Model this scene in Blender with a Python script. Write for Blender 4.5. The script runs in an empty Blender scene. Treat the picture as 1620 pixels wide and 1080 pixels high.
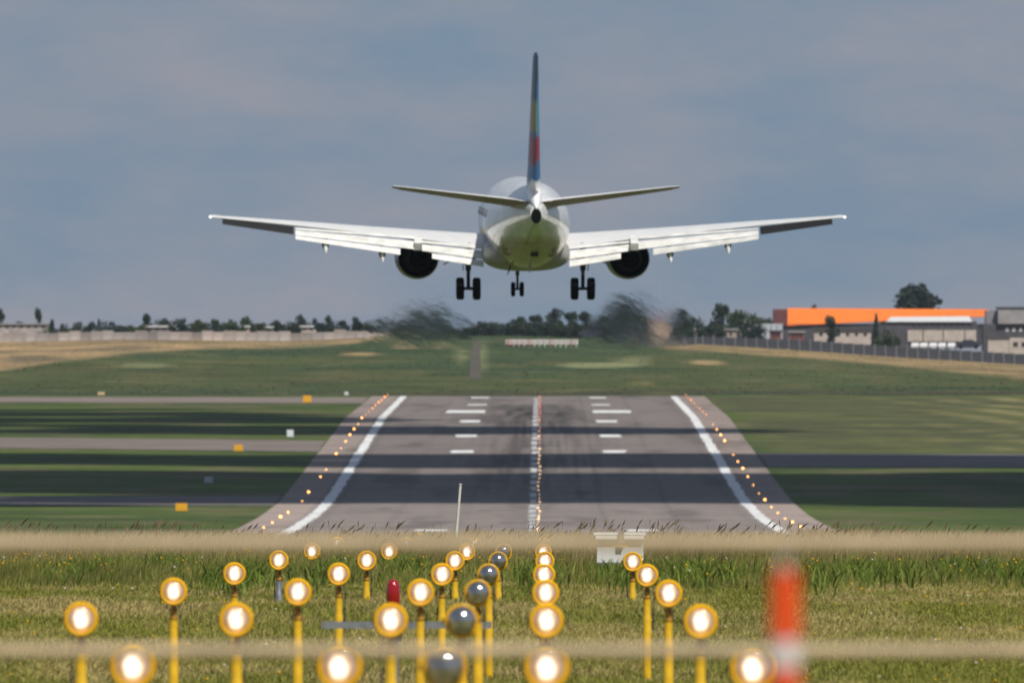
import bpy, bmesh, math, random
import numpy as np
from mathutils import Vector, Matrix

random.seed(7)
RNG = np.random.default_rng(11)
R = math.radians
scene = bpy.context.scene
COL = scene.collection

# ------------------------------------------------------------------ camera
F = 30000.0            # focal length in photo pixels (photo 1620 wide), a very long telephoto
ZC = 2.7               # camera height above the foreground ground
YH = 640.0             # photo row of the horizontal plane through the camera
cam_d = bpy.data.cameras.new('camera')
cam = bpy.data.objects.new('camera', cam_d)
COL.objects.link(cam)
cam.location = (0, 0, ZC)
cam.rotation_euler = (R(90) + (YH - 540) / F, 0, 0)
cam_d.sensor_width = 36.0
cam_d.lens = 36.0 * F / 1620.0
cam_d.clip_start = 1.0
cam_d.clip_end = 60000.0
cam_d.dof.use_dof = True
cam_d.dof.focus_distance = 310.0
cam_d.dof.aperture_fstop = 12.0
scene.camera = cam

# ------------------------------------------------------------------ sky, sun, exposure
SUN_EL, SUN_AZ = 54.0, 152.0         # azimuth clockwise from +Y (the view direction)
SDIR = Vector((math.cos(R(SUN_EL)) * math.sin(R(SUN_AZ)), math.cos(R(SUN_EL)) * math.cos(R(SUN_AZ)), math.sin(R(SUN_EL))))
world = bpy.data.worlds.new('World')
scene.world = world
world.use_nodes = True
wn, wl = world.node_tree.nodes, world.node_tree.links
wn.clear()
wout = wn.new('ShaderNodeOutputWorld')
bg = wn.new('ShaderNodeBackground'); bg.inputs['Strength'].default_value = 0.058
sky = wn.new('ShaderNodeTexSky'); sky.sky_type = 'NISHITA'; sky.sun_disc = False
sky.sun_elevation = R(SUN_EL); sky.sun_rotation = R(SUN_AZ)
sky.air_density = 1.0; sky.dust_density = 0.6; sky.ozone_density = 1.5
tc = wn.new('ShaderNodeTexCoord')
sep = wn.new('ShaderNodeSeparateXYZ'); wl.new(tc.outputs['Generated'], sep.inputs[0])
# a distant grey-blue cloud deck lies all round the horizon and thins out upwards
mr = wn.new('ShaderNodeMapRange'); mr.interpolation_type = 'SMOOTHSTEP'
mr.inputs[1].default_value = 0.10; mr.inputs[2].default_value = 0.55; mr.inputs[3].default_value = 1.0; mr.inputs[4].default_value = 0.25
wl.new(sep.outputs['Z'], mr.inputs[0])
mp = wn.new('ShaderNodeMapping'); mp.inputs['Scale'].default_value = (1, 1, 3.0)
wl.new(tc.outputs['Generated'], mp.inputs[0])
n1 = wn.new('ShaderNodeTexNoise'); n1.inputs['Scale'].default_value = 46; n1.inputs['Detail'].default_value = 6; n1.inputs['Roughness'].default_value = 0.55
wl.new(mp.outputs[0], n1.inputs['Vector'])
cr = wn.new('ShaderNodeValToRGB')
cr.color_ramp.elements[0].position = 0.40; cr.color_ramp.elements[0].color = (3.05, 4.22, 5.62, 1)
cr.color_ramp.elements[1].position = 0.64; cr.color_ramp.elements[1].color = (4.65, 4.82, 5.62, 1)
wl.new(n1.outputs['Fac'], cr.inputs[0])
wmix = wn.new('ShaderNodeMix'); wmix.data_type = 'RGBA'
wl.new(mr.outputs[0], wmix.inputs[0]); wl.new(sky.outputs[0], wmix.inputs[6]); wl.new(cr.outputs[0], wmix.inputs[7])
wl.new(wmix.outputs[2], bg.inputs['Color']); wl.new(bg.outputs[0], wout.inputs[0])

sun_d = bpy.data.lights.new('sun', 'SUN'); sun_d.energy = 4.0; sun_d.angle = R(0.53); sun_d.color = (1.0, 0.955, 0.88)
sun = bpy.data.objects.new('sun', sun_d); COL.objects.link(sun)
sun.rotation_euler = SDIR.to_track_quat('Z', 'Y').to_euler()
sun.location = (0, 0, 3000)

vs = scene.view_settings
vs.view_transform = 'Standard'; vs.look = 'None'; vs.gamma = 1.0; vs.exposure = 0.17; vs.use_curve_mapping = False
scene.cycles.use_denoising = True
scene.cycles.max_bounces = 6
scene.cycles.volume_bounces = 0
scene.cycles.transparent_max_bounces = 12
scene.cycles.sample_clamp_indirect = 4.0

# ------------------------------------------------------------------ helpers
def P(px, py, d):
    """photo pixel + distance -> world point"""
    return Vector(((px - 810.0) * d / F, d, ZC - (py - YH) * d / F))
def PX(px, d): return (px - 810.0) * d / F

def srgb(r, g, b):
    f = lambda c: (c / 12.92 if c <= 0.04045 else ((c + 0.055) / 1.055) ** 2.4)
    return (f(r / 255), f(g / 255), f(b / 255))

MATS = {}
def mat(name, col, rough=0.6, metal=0.0, var=0.0, scale=3.0, bump=0.0, coat=0.0, spec=0.5, stretch=None, col2=None, lo=0.35, hi=0.65):
    """procedural material: base colour broken up by noise (wear, dirt), optional relief"""
    if name in MATS: return MATS[name]
    m = bpy.data.materials.new(name); m.use_nodes = True
    nt = m.node_tree; b = nt.nodes['Principled BSDF']
    b.inputs['Roughness'].default_value = rough; b.inputs['Metallic'].default_value = metal
    b.inputs['Coat Weight'].default_value = coat; b.inputs['Specular IOR Level'].default_value = spec
    b.inputs['Coat Roughness'].default_value = 0.08
    if var > 0 or col2 is not None:
        t = nt.nodes.new('ShaderNodeTexCoord'); n = nt.nodes.new('ShaderNodeTexNoise')
        n.inputs['Scale'].default_value = scale; n.inputs['Detail'].default_value = 5
        v = t.outputs['Object']
        if stretch:
            mp_ = nt.nodes.new('ShaderNodeMapping'); mp_.inputs['Scale'].default_value = stretch
            nt.links.new(v, mp_.inputs[0]); v = mp_.outputs[0]
        nt.links.new(v, n.inputs['Vector'])
        r = nt.nodes.new('ShaderNodeValToRGB')
        c2 = col2 if col2 is not None else tuple(c * (1 - var) for c in col)
        r.color_ramp.elements[0].position = lo; r.color_ramp.elements[0].color = (*c2, 1)
        r.color_ramp.elements[1].position = hi; r.color_ramp.elements[1].color = (*col, 1)
        nt.links.new(n.outputs['Fac'], r.inputs[0]); nt.links.new(r.outputs[0], b.inputs['Base Color'])
        if bump > 0:
            bp = nt.nodes.new('ShaderNodeBump'); bp.inputs['Strength'].default_value = bump; bp.inputs['Distance'].default_value = 0.05
            nt.links.new(n.outputs['Fac'], bp.inputs['Height']); nt.links.new(bp.outputs[0], b.inputs['Normal'])
    else:
        b.inputs['Base Color'].default_value = (*col, 1)
    MATS[name] = m
    return m

def emit(name, col, strength, base=(0.5, 0.5, 0.5)):
    if name in MATS: return MATS[name]
    m = bpy.data.materials.new(name); m.use_nodes = True
    b = m.node_tree.nodes['Principled BSDF']
    b.inputs['Base Color'].default_value = (*base, 1); b.inputs['Roughness'].default_value = 0.2
    b.inputs['Emission Color'].default_value = (*col, 1); b.inputs['Emission Strength'].default_value = strength
    m.cycles.emission_sampling = 'NONE'
    MATS[name] = m
    return m

class MB:
    """collects shapes into one mesh"""
    def __init__(self): self.v = []; self.f = []
    def add(self, vs_, fs):
        o = len(self.v); self.v += [tuple(p) for p in vs_]; self.f += [tuple(i + o for i in f) for f in fs]; return self
    def box(self, c, s, rot=None):
        x, y, z = s[0] / 2, s[1] / 2, s[2] / 2
        p = [Vector(q) for q in ((-x, -y, -z), (x, -y, -z), (x, y, -z), (-x, y, -z), (-x, -y, z), (x, -y, z), (x, y, z), (-x, y, z))]
        if rot is not None: p = [rot @ q for q in p]
        c = Vector(c)
        return self.add([q + c for q in p], [(3, 2, 1, 0), (4, 5, 6, 7), (0, 1, 5, 4), (1, 2, 6, 5), (2, 3, 7, 6), (3, 0, 4, 7)])
    def tube(self, pts, rad, n=10, cap=True):
        pts = [Vector(p) for p in pts]
        if not isinstance(rad, (list, tuple)): rad = [rad] * len(pts)
        vs_, fs = [], []
        for i, p in enumerate(pts):
            t = (pts[min(i + 1, len(pts) - 1)] - pts[max(i - 1, 0)]).normalized()
            a = Vector((0, 0, 1)) if abs(t.z) < 0.9 else Vector((0, 1, 0))
            u = t.cross(a).normalized(); w = t.cross(u).normalized()
            for k in range(n):
                an = 2 * math.pi * k / n
                vs_.append(p + (u * math.cos(an) + w * math.sin(an)) * rad[i])
        for i in range(len(pts) - 1):
            for k in range(n):
                a0 = i * n + k; a1 = i * n + (k + 1) % n
                fs.append((a0, a1, a1 + n, a0 + n))
        if cap:
            fs.append(tuple(range(n))[::-1]); fs.append(tuple(range((len(pts) - 1) * n, len(pts) * n)))
        return self.add(vs_, fs)
    def lathe(self, prof, c=(0, 0, 0), axis='Z', n=24, cap=True):
        """prof: (radius, height along axis)"""
        c = Vector(c); vs_, fs = [], []
        for r, h in prof:
            for k in range(n):
                a = 2 * math.pi * k / n
                x, y = r * math.cos(a), r * math.sin(a)
                q = Vector((x, y, h)) if axis == 'Z' else (Vector((x, h, y)) if axis == 'Y' else Vector((h, x, y)))
                vs_.append(c + q)
        m = len(prof)
        for i in range(m - 1):
            for k in range(n):
                a0 = i * n + k; a1 = i * n + (k + 1) % n
                fs.append((a0, a1, a1 + n, a0 + n))
        if cap:
            fs.append(tuple(range(n))[::-1]); fs.append(tuple(range((m - 1) * n, m * n)))
        return self.add(vs_, fs)
    def rings(self, rings, cap=True):
        n = len(rings[0]); vs_ = [p for r in rings for p in r]; fs = []
        for i in range(len(rings) - 1):
            for k in range(n):
                a0 = i * n + k; a1 = i * n + (k + 1) % n
                fs.append((a0, a1, a1 + n, a0 + n))
        if cap:
            fs.append(tuple(range(n))[::-1]); fs.append(tuple(range((len(rings) - 1) * n, len(rings) * n)))
        return self.add(vs_, fs)
    def mesh(self, name, smooth=None):
        me = bpy.data.meshes.new(name); me.from_pydata(self.v, [], self.f)
        bm = bmesh.new(); bm.from_mesh(me); bmesh.ops.recalc_face_normals(bm, faces=bm.faces); bm.to_mesh(me); bm.free()
        if smooth is not None:
            me.polygons.foreach_set('use_smooth', [True] * len(me.polygons))
            me.set_sharp_from_angle(angle=R(smooth))
        return me
    def build(self, name, m, parent=None, smooth=None):
        me = self.mesh(name, smooth); me.materials.append(m)
        return obj(name, me, parent)

def obj(name, me, parent=None):
    o = bpy.data.objects.new(name, me); COL.objects.link(o)
    if parent is not None: o.parent = parent
    return o
def tag(o, label=None, cat=None, group=None, kind=None):
    if label: o['label'] = label
    if cat: o['category'] = cat
    if group: o['group'] = group
    if kind: o['kind'] = kind
    return o
def thing(name, label, cat, loc=(0, 0, 0), rz=0.0, group=None):
    o = obj(name, None); o.location = loc; o.rotation_euler = (0, 0, rz)
    return tag(o, label, cat, group)
def copy_tree(o, parent=None):
    kids = list(o.children)
    c = o.copy(); COL.objects.link(c); c.parent = parent
    for ch in kids: copy_tree(ch, c)
    return c
ORD = ['first', 'second', 'third', 'fourth', 'fifth', 'sixth', 'seventh', 'eighth', 'ninth', 'tenth', 'eleventh', 'twelfth', 'thirteenth',
       'fourteenth', 'fifteenth', 'sixteenth', 'seventeenth', 'eighteenth', 'nineteenth', 'twentieth']
ORD += ['twenty-' + w for w in ORD[:9]] + ['thirtieth'] + ['thirty-' + w for w in ORD[:9]] + ['fortieth'] + ['forty-' + w for w in ORD[:9]] + ['fiftieth'] + ['fifty-' + w for w in ORD[:9]]

def npmesh(name, verts, faces_flat, nper, cols=None, smooth=False):
    """fast mesh from numpy arrays; faces all have nper corners"""
    me = bpy.data.meshes.new(name)
    nv, nf = len(verts), len(faces_flat) // nper
    me.vertices.add(nv); me.vertices.foreach_set('co', np.asarray(verts, dtype=np.float32).ravel())
    me.loops.add(nf * nper); me.loops.foreach_set('vertex_index', np.asarray(faces_flat, dtype=np.int32))
    me.polygons.add(nf); me.polygons.foreach_set('loop_start', np.arange(nf, dtype=np.int32) * nper)
    if smooth: me.polygons.foreach_set('use_smooth', np.ones(nf, dtype=bool))
    me.update(calc_edges=True)
    if cols is not None:
        at = me.attributes.new('col', 'FLOAT_COLOR', 'POINT')
        c4 = np.ones((nv, 4), dtype=np.float32); c4[:, :3] = cols
        at.data.foreach_set('color', c4.ravel())
    return me

def vnoise(x, y, seed=0):
    """smooth value noise, numpy"""
    r = np.random.default_rng(seed).random((256, 256))
    xi, yi = np.floor(x).astype(int), np.floor(y).astype(int)
    fx, fy = x - xi, y - yi
    fx = fx * fx * (3 - 2 * fx); fy = fy * fy * (3 - 2 * fy)
    g = lambda a, b: r[a % 256, b % 256]
    return (g(xi, yi) * (1 - fx) + g(xi + 1, yi) * fx) * (1 - fy) + (g(xi, yi + 1) * (1 - fx) + g(xi + 1, yi + 1) * fx) * fy
def fbm(x, y, seed=0, oct_=4):
    s, a, t = 0, 1.0, 0
    for k in range(oct_):
        s = s + a * vnoise(x * 2 ** k, y * 2 ** k, seed + k); t += a; a *= 0.55
    return s / t
def sstep(a, b, x):
    t = np.clip((x - a) / (b - a), 0, 1); return t * t * (3 - 2 * t)

# ------------------------------------------------------------------ terrain shape
# along the line of sight: flat verge, a low bank with long grass, a dip, then the runway rising away
_prof = [(-600, 0.0), (0, 0.0), (150, 0.0), (178, 0.05), (190, 0.22), (206, 0.50), (222, 0.55), (245, 0.57), (270, 0.55), (290, 0.50), (300, 0.40), (330, -0.3),
         (450, -3.8), (700, -8.3), (1000, -9.6), (1500, -9.8), (1858, -9.69), (2034, -9.37), (2182, -8.57), (2319, -6.96), (2432, -5.57),
         (2544, -4.08), (2732, -1.76), (2927, 0.75), (3190, 2.7), (3357, 4.04), (3600, 6.4), (4300, 16.0), (20000, 16.0)]
_pd = np.arange(-600, 6000, 1.0)
_pz = np.interp(_pd, [p[0] for p in _prof], [p[1] for p in _prof])
def _smooth(z, w):
    k = np.hanning(w); k /= k.sum(); return np.convolve(np.pad(z, w // 2, mode='edge'), k, mode='valid')[:len(z)]
_za, _zb = _smooth(_pz, 13), _smooth(_pz, 161)
_w = sstep(330, 700, _pd)
_PZ = _za * (1 - _w) + _zb * _w
FEN_X = [-400, 0, 200, 450, 560, 620, 800, 1000, 1100, 1250, 1400, 1620, 2000]
FEN_Y = [545, 541, 537, 539.5, 535, 531, 531, 537, 544, 553, 564, 577, 590]
def zg(X, d):
    """ground height"""
    X = np.asarray(X, dtype=float); d = np.asarray(d, dtype=float)
    z = np.interp(d, _pd, _PZ)
    dd = np.maximum(d, 50.0)
    u = 810 + np.clip(X * F / dd, -3000, 3000)
    yf = np.interp(u, FEN_X, FEN_Y)
    z3 = np.interp(3420.0, _pd, _PZ)
    zf = ZC - (yf - YH) * 4300.0 / F
    t = np.clip((d - 3420.0) / (4300.0 - 3420.0), 0, 1)
    zfar = z3 + (zf - z3) * (0.55 * t + 0.45 * t * t * (3 - 2 * t))
    bump = 0.35 * (fbm(X * 0.012 + 5, d * 0.004 + 3, 21, 3) - 0.5) * np.clip(t * (1 - t) * 4, 0, 1) * 4
    z = np.where(d > 3420.0, zfar + bump, z)
    z = z + np.where(d < 330, (fbm(X * 0.6, d * 0.25, 5, 3) - 0.5) * 0.08 * sstep(140, 170, d), 0)
    return z
def zg1(X, d): return float(zg(np.array([X]), np.array([d]))[0])
def axis(d): return -0.96 + 0.0016 * d          # the approach and runway centreline
def d_of_y(py):
    """distance at which the runway ground appears on a photo row"""
    dd = np.arange(1860, 3400, 1.0); yy = YH - (np.interp(dd, _pd, _PZ) - ZC) * F / dd
    return float(np.interp(-py, -yy, dd))

def attr_mat(name, rough=0.9, nscale=(0.4, 0.05), namp=0.35, trans=0.0, bump=0.0, fine=None):
    m = bpy.data.materials.new(name); m.use_nodes = True
    nt = m.node_tree; b = nt.nodes['Principled BSDF']; b.inputs['Roughness'].default_value = rough; b.inputs['Specular IOR Level'].default_value = 0.15
    a = nt.nodes.new('ShaderNodeAttribute'); a.attribute_name = 'col'
    src = a.outputs['Color']
    if namp > 0:
        g = nt.nodes.new('ShaderNodeNewGeometry')
        prev = None
        for sc_, amp in ((nscale[0], namp), (nscale[1], namp)):
            n = nt.nodes.new('ShaderNodeTexNoise'); n.inputs['Scale'].default_value = sc_; n.inputs['Detail'].default_value = 6; n.inputs['Roughness'].default_value = 0.65
            nt.links.new(g.outputs['Position'], n.inputs['Vector'])
            mrn = nt.nodes.new('ShaderNodeMapRange'); mrn.inputs[1].default_value = 0.3; mrn.inputs[2].default_value = 0.7
            mrn.inputs[3].default_value = 1 - amp; mrn.inputs[4].default_value = 1 + amp
            nt.links.new(n.outputs['Fac'], mrn.inputs[0])
            mx = nt.nodes.new('ShaderNodeVectorMath'); mx.operation = 'SCALE'
            nt.links.new(src, mx.inputs[0]); nt.links.new(mrn.outputs[0], mx.inputs['Scale'])
            src = mx.outputs[0]
    nt.links.new(src, b.inputs['Base Color'])
    if trans > 0:
        tr = nt.nodes.new('ShaderNodeBsdfTranslucent'); nt.links.new(src, tr.inputs['Color'])
        ms = nt.nodes.new('ShaderNodeMixShader'); ms.inputs[0].default_value = trans
        nt.links.new(b.outputs[0], ms.inputs[1]); nt.links.new(tr.outputs[0], ms.inputs[2])
        nt.links.new(ms.outputs[0], nt.nodes['Material Output'].inputs[0])
    MATS[name] = m
    return m

# ------------------------------------------------------------------ ground sheet
GREEN = np.array([0.074, 0.104, 0.018]); DGREEN = np.array([0.038, 0.064, 0.014]); OLIVE = np.array([0.105, 0.092, 0.046])
TAN = np.array([0.370, 0.250, 0.128]); BROWN = np.array([0.10, 0.085, 0.052]); PALE = np.array([0.22, 0.23, 0.11])
rows = np.concatenate([np.arange(-500, 0, 25), np.arange(0, 160, 4), np.arange(160, 320, 0.6), np.arange(320, 1800, 20), np.arange(1800, 3400, 4),
                       np.arange(3400, 4420, 5), np.arange(4420, 6000, 60), np.arange(6000, 9001, 500)])
uc = np.linspace(-0.62, 0.62, 149)
ext = 0.62 * np.geomspace(1.06, 20, 20)
us = np.concatenate([-ext[::-1], uc, ext])
DD, UU = np.meshgrid(rows, us, indexing='ij')
XX = UU * (20 + np.maximum(DD, 0) * 0.06)
ZZ = zg(XX, DD)
def ground_colour(X, d):
    u = 810 + X * F / np.maximum(d, 50)
    n1_ = fbm(X * 0.03, d * 0.012, 1); n2_ = fbm(X * 0.11 + 9, d * 0.03, 2); n3_ = fbm(X * 0.012 + 3, d * 0.005, 3)
    c = GREEN[None, None] * np.ones(X.shape + (1,))
    def blend(col, w): 
        nonlocal c
        c = c * (1 - w[..., None]) + np.asarray(col) * w[..., None]
    blend(DGREEN, np.clip((n1_ - 0.40) * 2.4, 0, 0.7))
    blend(OLIVE, np.clip((n2_ - 0.48) * 4.0, 0, 0.75))
    # foreground: mown verge with straw, then dry soil under the long grass
    w = 1 - sstep(320, 420, d)
    blend([0.24, 0.21, 0.075], w * 0.75)
    blend([0.26, 0.215, 0.11], w * np.clip((fbm(X * 0.9, d * 0.28, 8) - 0.52) * 5, 0, 0.8))
    blend([0.07, 0.085, 0.03], w * np.clip((fbm(X * 0.8 + 4, d * 0.2, 9) - 0.56) * 5, 0, 0.7))
    # mown hay stripes right of the runway
    xr = X - axis(d)
    st = sstep(30, 34, xr) * sstep(2560, 2600, d) * (1 - sstep(3330, 3380, d))
    blend([0.098, 0.100, 0.034], st * 0.85)
    stripe = np.clip(np.sin((d * 0.030 + xr * 0.55) + 3.5 * n1_) * 2.0, 0, 1)
    blend([0.24, 0.21, 0.085], st * stripe * 0.75 * sstep(45, 80, xr))
    blend([0.058, 0.064, 0.026], st * np.clip((n2_ - 0.42) * 4, 0, 0.8))
    # the slope beyond the runway end
    h = sstep(3385, 3400, d)
    blend([0.062, 0.074, 0.024], h * 0.85)
    blend([0.043, 0.037, 0.024], h * (1 - sstep(3440, 3520, d + 120 * (n1_ - 0.5))) * 0.75)
    blend([0.036, 0.060, 0.022], h * np.clip((n3_ - 0.45) * 5, 0, 0.8))
    blend([0.105, 0.096, 0.036], h * np.clip((n2_ - 0.58) * 4, 0, 0.6))
    # dry straw slope under the pale wall on the left, and under the mesh fence on the right
    yp = np.interp(u, [-300, 0, 100, 200, 330, 450, 560, 640], [600, 588, 572, 560, 553, 551, 545, 531])
    zf = ZC - (np.interp(u, FEN_X, FEN_Y) - YH) * 4300.0 / F
    ypix = YH - (zg(X, d) - ZC) * F / np.maximum(d, 50)
    tanl = sstep(-2.0, 4.0, yp + 6 * (n1_ - 0.5) - ypix) * (1 - sstep(600, 650, u)) * h
    blend(TAN, tanl * np.clip(0.55 + 1.1 * (n2_ - 0.42) + 0.25 * (1 - sstep(0, 500, u)), 0.15, 1))
    blend(BROWN, tanl * np.clip((fbm(X * 0.06 + 2, d * 0.02, 14) - 0.55) * 5, 0, 0.75))
    ypr = np.interp(u, [1000, 1080, 1250, 1400, 1620, 1900], [540, 552, 567, 578, 602, 616])
    tanr = sstep(-2.0, 4.0, ypr + 5 * (n1_ - 0.5) - ypix) * sstep(1010, 1080, u) * h
    blend(TAN * 0.9, tanr * np.clip(0.6 + 1.0 * (n2_ - 0.45), 0.15, 0.95))
    for (ux, yy, wx, wy, k, col_) in ((640, 545, 25, 4, .7, TAN), (572, 560, 28, 3, .8, TAN), (1120, 573, 28, 4, .7, TAN), (950, 578, 60, 5, .75, PALE), (1000, 572, 35, 8, .6, PALE),
                                    (1015, 606, 25, 4, .6, [.2, .17, .06]), (765, 565, 10, 30, .5, PALE), (735, 565, 8, 30, .5, PALE), (700, 545, 14, 4, .5, TAN), (230, 578, 40, 5, .45, PALE)):
        q = ((u - ux) / wx) ** 2 + ((ypix - yy) / wy) ** 2
        blend(col_, h * k * np.clip(1.3 - q + 1.2 * (n2_ - 0.5), 0, 1))
    # town ground behind the fences
    blend([0.12, 0.115, 0.08], sstep(4305, 4330, d) * 0.8)
    # straw verge along taxiway edges
    return c * (0.88 + 0.24 * n2_)[..., None]
CC = ground_colour(XX, DD)
nr, nc = XX.shape
idx = np.arange(nr * nc).reshape(nr, nc)
quads = np.stack([idx[:-1, :-1], idx[:-1, 1:], idx[1:, 1:], idx[1:, :-1]], axis=-1).reshape(-1)
gme = npmesh('ground', np.stack([XX, DD, ZZ], -1).reshape(-1, 3), quads, 4, CC.reshape(-1, 3), smooth=True)
gme.materials.append(attr_mat('grass_ground', nscale=(0.55, 0.040), namp=0.36))
ground = obj('ground', gme); tag(ground, kind='structure')

# ------------------------------------------------------------------ paved strips
def strip(name, edges, dz, colfn, m, parent=None, kind='structure', nu=8):
    """edges: list of (Xl, Yl, Xr, Yr) rungs; the sheet follows the ground dz above it"""
    E = np.array(edges, dtype=float)
    t = np.linspace(0, 1, nu)
    X = E[:, 0:1] * (1 - t) + E[:, 2:3] * t; D = E[:, 1:2] * (1 - t) + E[:, 3:4] * t
    Z = zg(X, D) + dz
    C = colfn(X, D) if colfn is not None else None
    i_ = np.arange(X.size).reshape(X.shape)
    q = np.stack([i_[:-1, :-1], i_[:-1, 1:], i_[1:, 1:], i_[1:, :-1]], axis=-1).reshape(-1)
    me = npmesh(name, np.stack([X, D, Z], -1).reshape(-1, 3), q, 4, None if C is None else C.reshape(-1, 3), smooth=True)
    me.materials.append(m)
    o = obj(name, me, parent)
    if kind and parent is None: tag(o, kind=kind)
    return o

asphalt = attr_mat('asphalt', rough=0.85, nscale=(0.8, 0.05), namp=0.15)
RW0, RW1 = 1500.0, 3372.0
def rw_col(X, d):
    x = X - axis(d)
    c = np.ones(X.shape + (3,)) * np.array([0.180, 0.156, 0.145])
    sh = sstep(24.4, 25.0, np.abs(x))
    c = c * (1 - sh[..., None]) + np.array([0.262, 0.214, 0.190]) * sh[..., None]
    c *= (0.93 + 0.14 * fbm(x * 0.5, d * 0.004, 31))[..., None]
    c *= (1.0 + 0.22 * (1 - sstep(2120, 2260, d)))[..., None] * np.array([1.02, 1.0, .98])      # older, paler paving at the near end
    # tyre rubber in the touchdown zone
    rub = np.exp(-((d - 3010) / 190.0) ** 4) * np.exp(-(x / 6.8) ** 4) * np.clip(2.6 * (fbm(x * 0.7, d * 0.012, 33) - .22), 0, 1)
    c *= (1 - 0.78 * rub)[..., None]
    c *= (1 - 0.16 * np.exp(-(((x + 3.7) % 7.5 - 3.75) / 0.30) ** 2))[..., None]        # paving joints
    c *= (1 - 0.30 * np.clip((fbm(x * 0.18 + 40, d * 0.012, 35) - .56) * 6, 0, 1))[..., None]   # resurfaced patches
    rub2 = np.exp(-((d - 2620) / 420.0) ** 4) * np.exp(-(x / 8.5) ** 2) * np.clip((fbm(x * 2.2, d * 0.006, 34) - 0.40) * 3.5, 0, 1)
    c *= (1 - 0.55 * rub2)[..., None]
    return c
rd = np.arange(RW0, RW1 + 1, 4.0)
runway = strip('runway', [(axis(d) - 29.4, d, axis(d) + 29.8, d) for d in rd], 0.03, rw_col, asphalt, nu=110)

def pave_col(base, seed):
    def f(X, d): return np.ones(X.shape + (3,)) * np.array(base) * (0.88 + 0.24 * fbm(X * 0.1, d * 0.03, seed))[..., None]
    return f
def ribbon(name, x0, d0a, d0b, x1, d1a, d1b, col, dz=0.05, n=60):
    """a taxiway running off sideways; (x0: near-runway end, d0a..d0b its depth there), (x1, d1a..d1b far end)"""
    e = []
    for k in range(n + 1):
        t = k / n; x = x0 + (x1 - x0) * t
        e.append((x, d0a + (d1a - d0a) * t, x, d0b + (d1b - d0b) * t))
    return strip(name, e, dz, col, asphalt, nu=14)
ribbon('taxiway', axis(2640) - 29.6, 2575, 2680, -170, 2690, 2780, pave_col([0.182, 0.150, 0.132], 41))
ribbon('taxiway', axis(2200) - 29.6, 2150, 2225, -170, 2160, 2225, pave_col([0.165, 0.145, 0.140], 42))
ribbon('taxiway', axis(3250) - 29.6, 3215, 3345, -220, 3300, 3372, pave_col([0.205, 0.168, 0.145], 43))
ribbon('taxiway', axis(2510) + 30.0, 2446, 2560, 200, 2450, 2520, pave_col([0.165, 0.145, 0.140], 44))
# flared corners where the right-hand taxiway joins
strip('path', [(PX(752, d) - 1.1, d, PX(752, d) + 1.1, d) for d in np.arange(3640, 4180, 10.0)], 0.06, pave_col([0.092, 0.084, 0.062], 45), asphalt, nu=5)

# painted markings: each stripe a sheet of its own on the runway
paint = mat('white_runway_paint', (0.80, 0.80, 0.78), rough=0.7, scale=0.7, col2=(0.36, 0.34, 0.33), lo=0.34, hi=0.52)
paint_worn = mat('worn_runway_paint', (0.68, 0.68, 0.68), rough=0.7, scale=0.9, col2=(0.24, 0.22, 0.22), lo=0.38, hi=0.60)
def marking(name, xa, xb, d0, d1, m, step=4.0):
    n = max(1, int(round((d1 - d0) / step)))
    j = lambda: random.uniform(-.20, .20)
    e = [(axis(d) + xa + j(), d, axis(d) + xb + j(), d) for d in np.linspace(d0, d1, n + 1)]
    return strip(name, e, 0.06, None, m, parent=runway, nu=3)
for s in (-1, 1):
    xa = s * 24.0 + 0.3
    marking('edge_stripe', xa - 0.62, xa + 0.62, 1700, RW1 - 4, paint)
    for d in (1858, 2575, 2727, 2880, 3182, 3338):
        a, b = sorted((s * 8.8 + 0.4, s * 11.9 + 0.4)); marking('touchdown_bar', a, b, d - 12, d + 12, paint)
    a, b = sorted((s * 8.6 + 0.4, s * 14.8 + 0.4)); marking('aiming_bar', a, b, 3010, 3062, paint)
d = 1700.0
while d < RW1 - 40:
    marking('centreline_stripe', -0.50, 0.30, d, d + 33, paint_worn); d += 47

# ------------------------------------------------------------------ runway lights
amber = emit('amber_lamp_glow', (1.0, 0.44, 0.12), 5.0, (0.8, 0.4, 0.1))
amber_far = emit('deep_amber_lamp_glow', (1.0, 0.30, 0.06), 3.0, (0.8, 0.3, 0.1))
warmw = emit('warm_lamp_glow', (1.0, 0.60, 0.30), 2.2, (0.8, 0.6, 0.4))
redl = emit('red_lamp_glow', (1.0, 0.26, 0.14), 1.1, (0.8, 0.2, 0.1))
dark_metal = mat('dark_lamp_metal', (0.06, 0.055, 0.05), 0.5, 0.6)
yellow_base = mat('yellow_lamp_base', (0.62, 0.36, 0.03), 0.5, var=0.3, scale=9)
def edge_light_proto(glow):
    t = thing('runway_edge_light', None, 'light')
    MB().lathe([(0.17, 0), (0.17, 0.03), (0.06, 0.05), (0.05, 0.22), (0.10, 0.24), (0.10, 0.28)], n=10).build('base', yellow_base, t, 40)
    MB().lathe([(0.11, 0.28), (0.155, 0.33), (0.165, 0.42), (0.13, 0.51), (0.05, 0.55)], n=12).build('lens', glow, t, 60)
    return t
protos = {}
for side, nm in ((-1, 'left'), (1, 'right')):
    k = 0
    for i in range(26):
        d = 1876 + i * 60
        if d > 3385: break
        if (side < 0 and i in (4, 7, 10)) or (side > 0 and i in (12, 17)): continue
        key = 'far' if d > 2950 else 'near'
        if key not in protos:
            o = protos[key] = edge_light_proto(amber_far if key == 'far' else amber)
        else:
            o = copy_tree(protos[key])
        X = axis(d) + side * (26.5 if side > 0 else 26.6)
        o.location = (X, d, zg1(X, d) + 0.03); o.scale = (random.choice([.4, .5, .65, .85]),) * 3
        tag(o, f'{ORD[k]} amber edge light from the near end, on the {nm} runway shoulder', group=f'amber lights along the {nm} runway edge')
        k += 1
cp = {}
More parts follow.
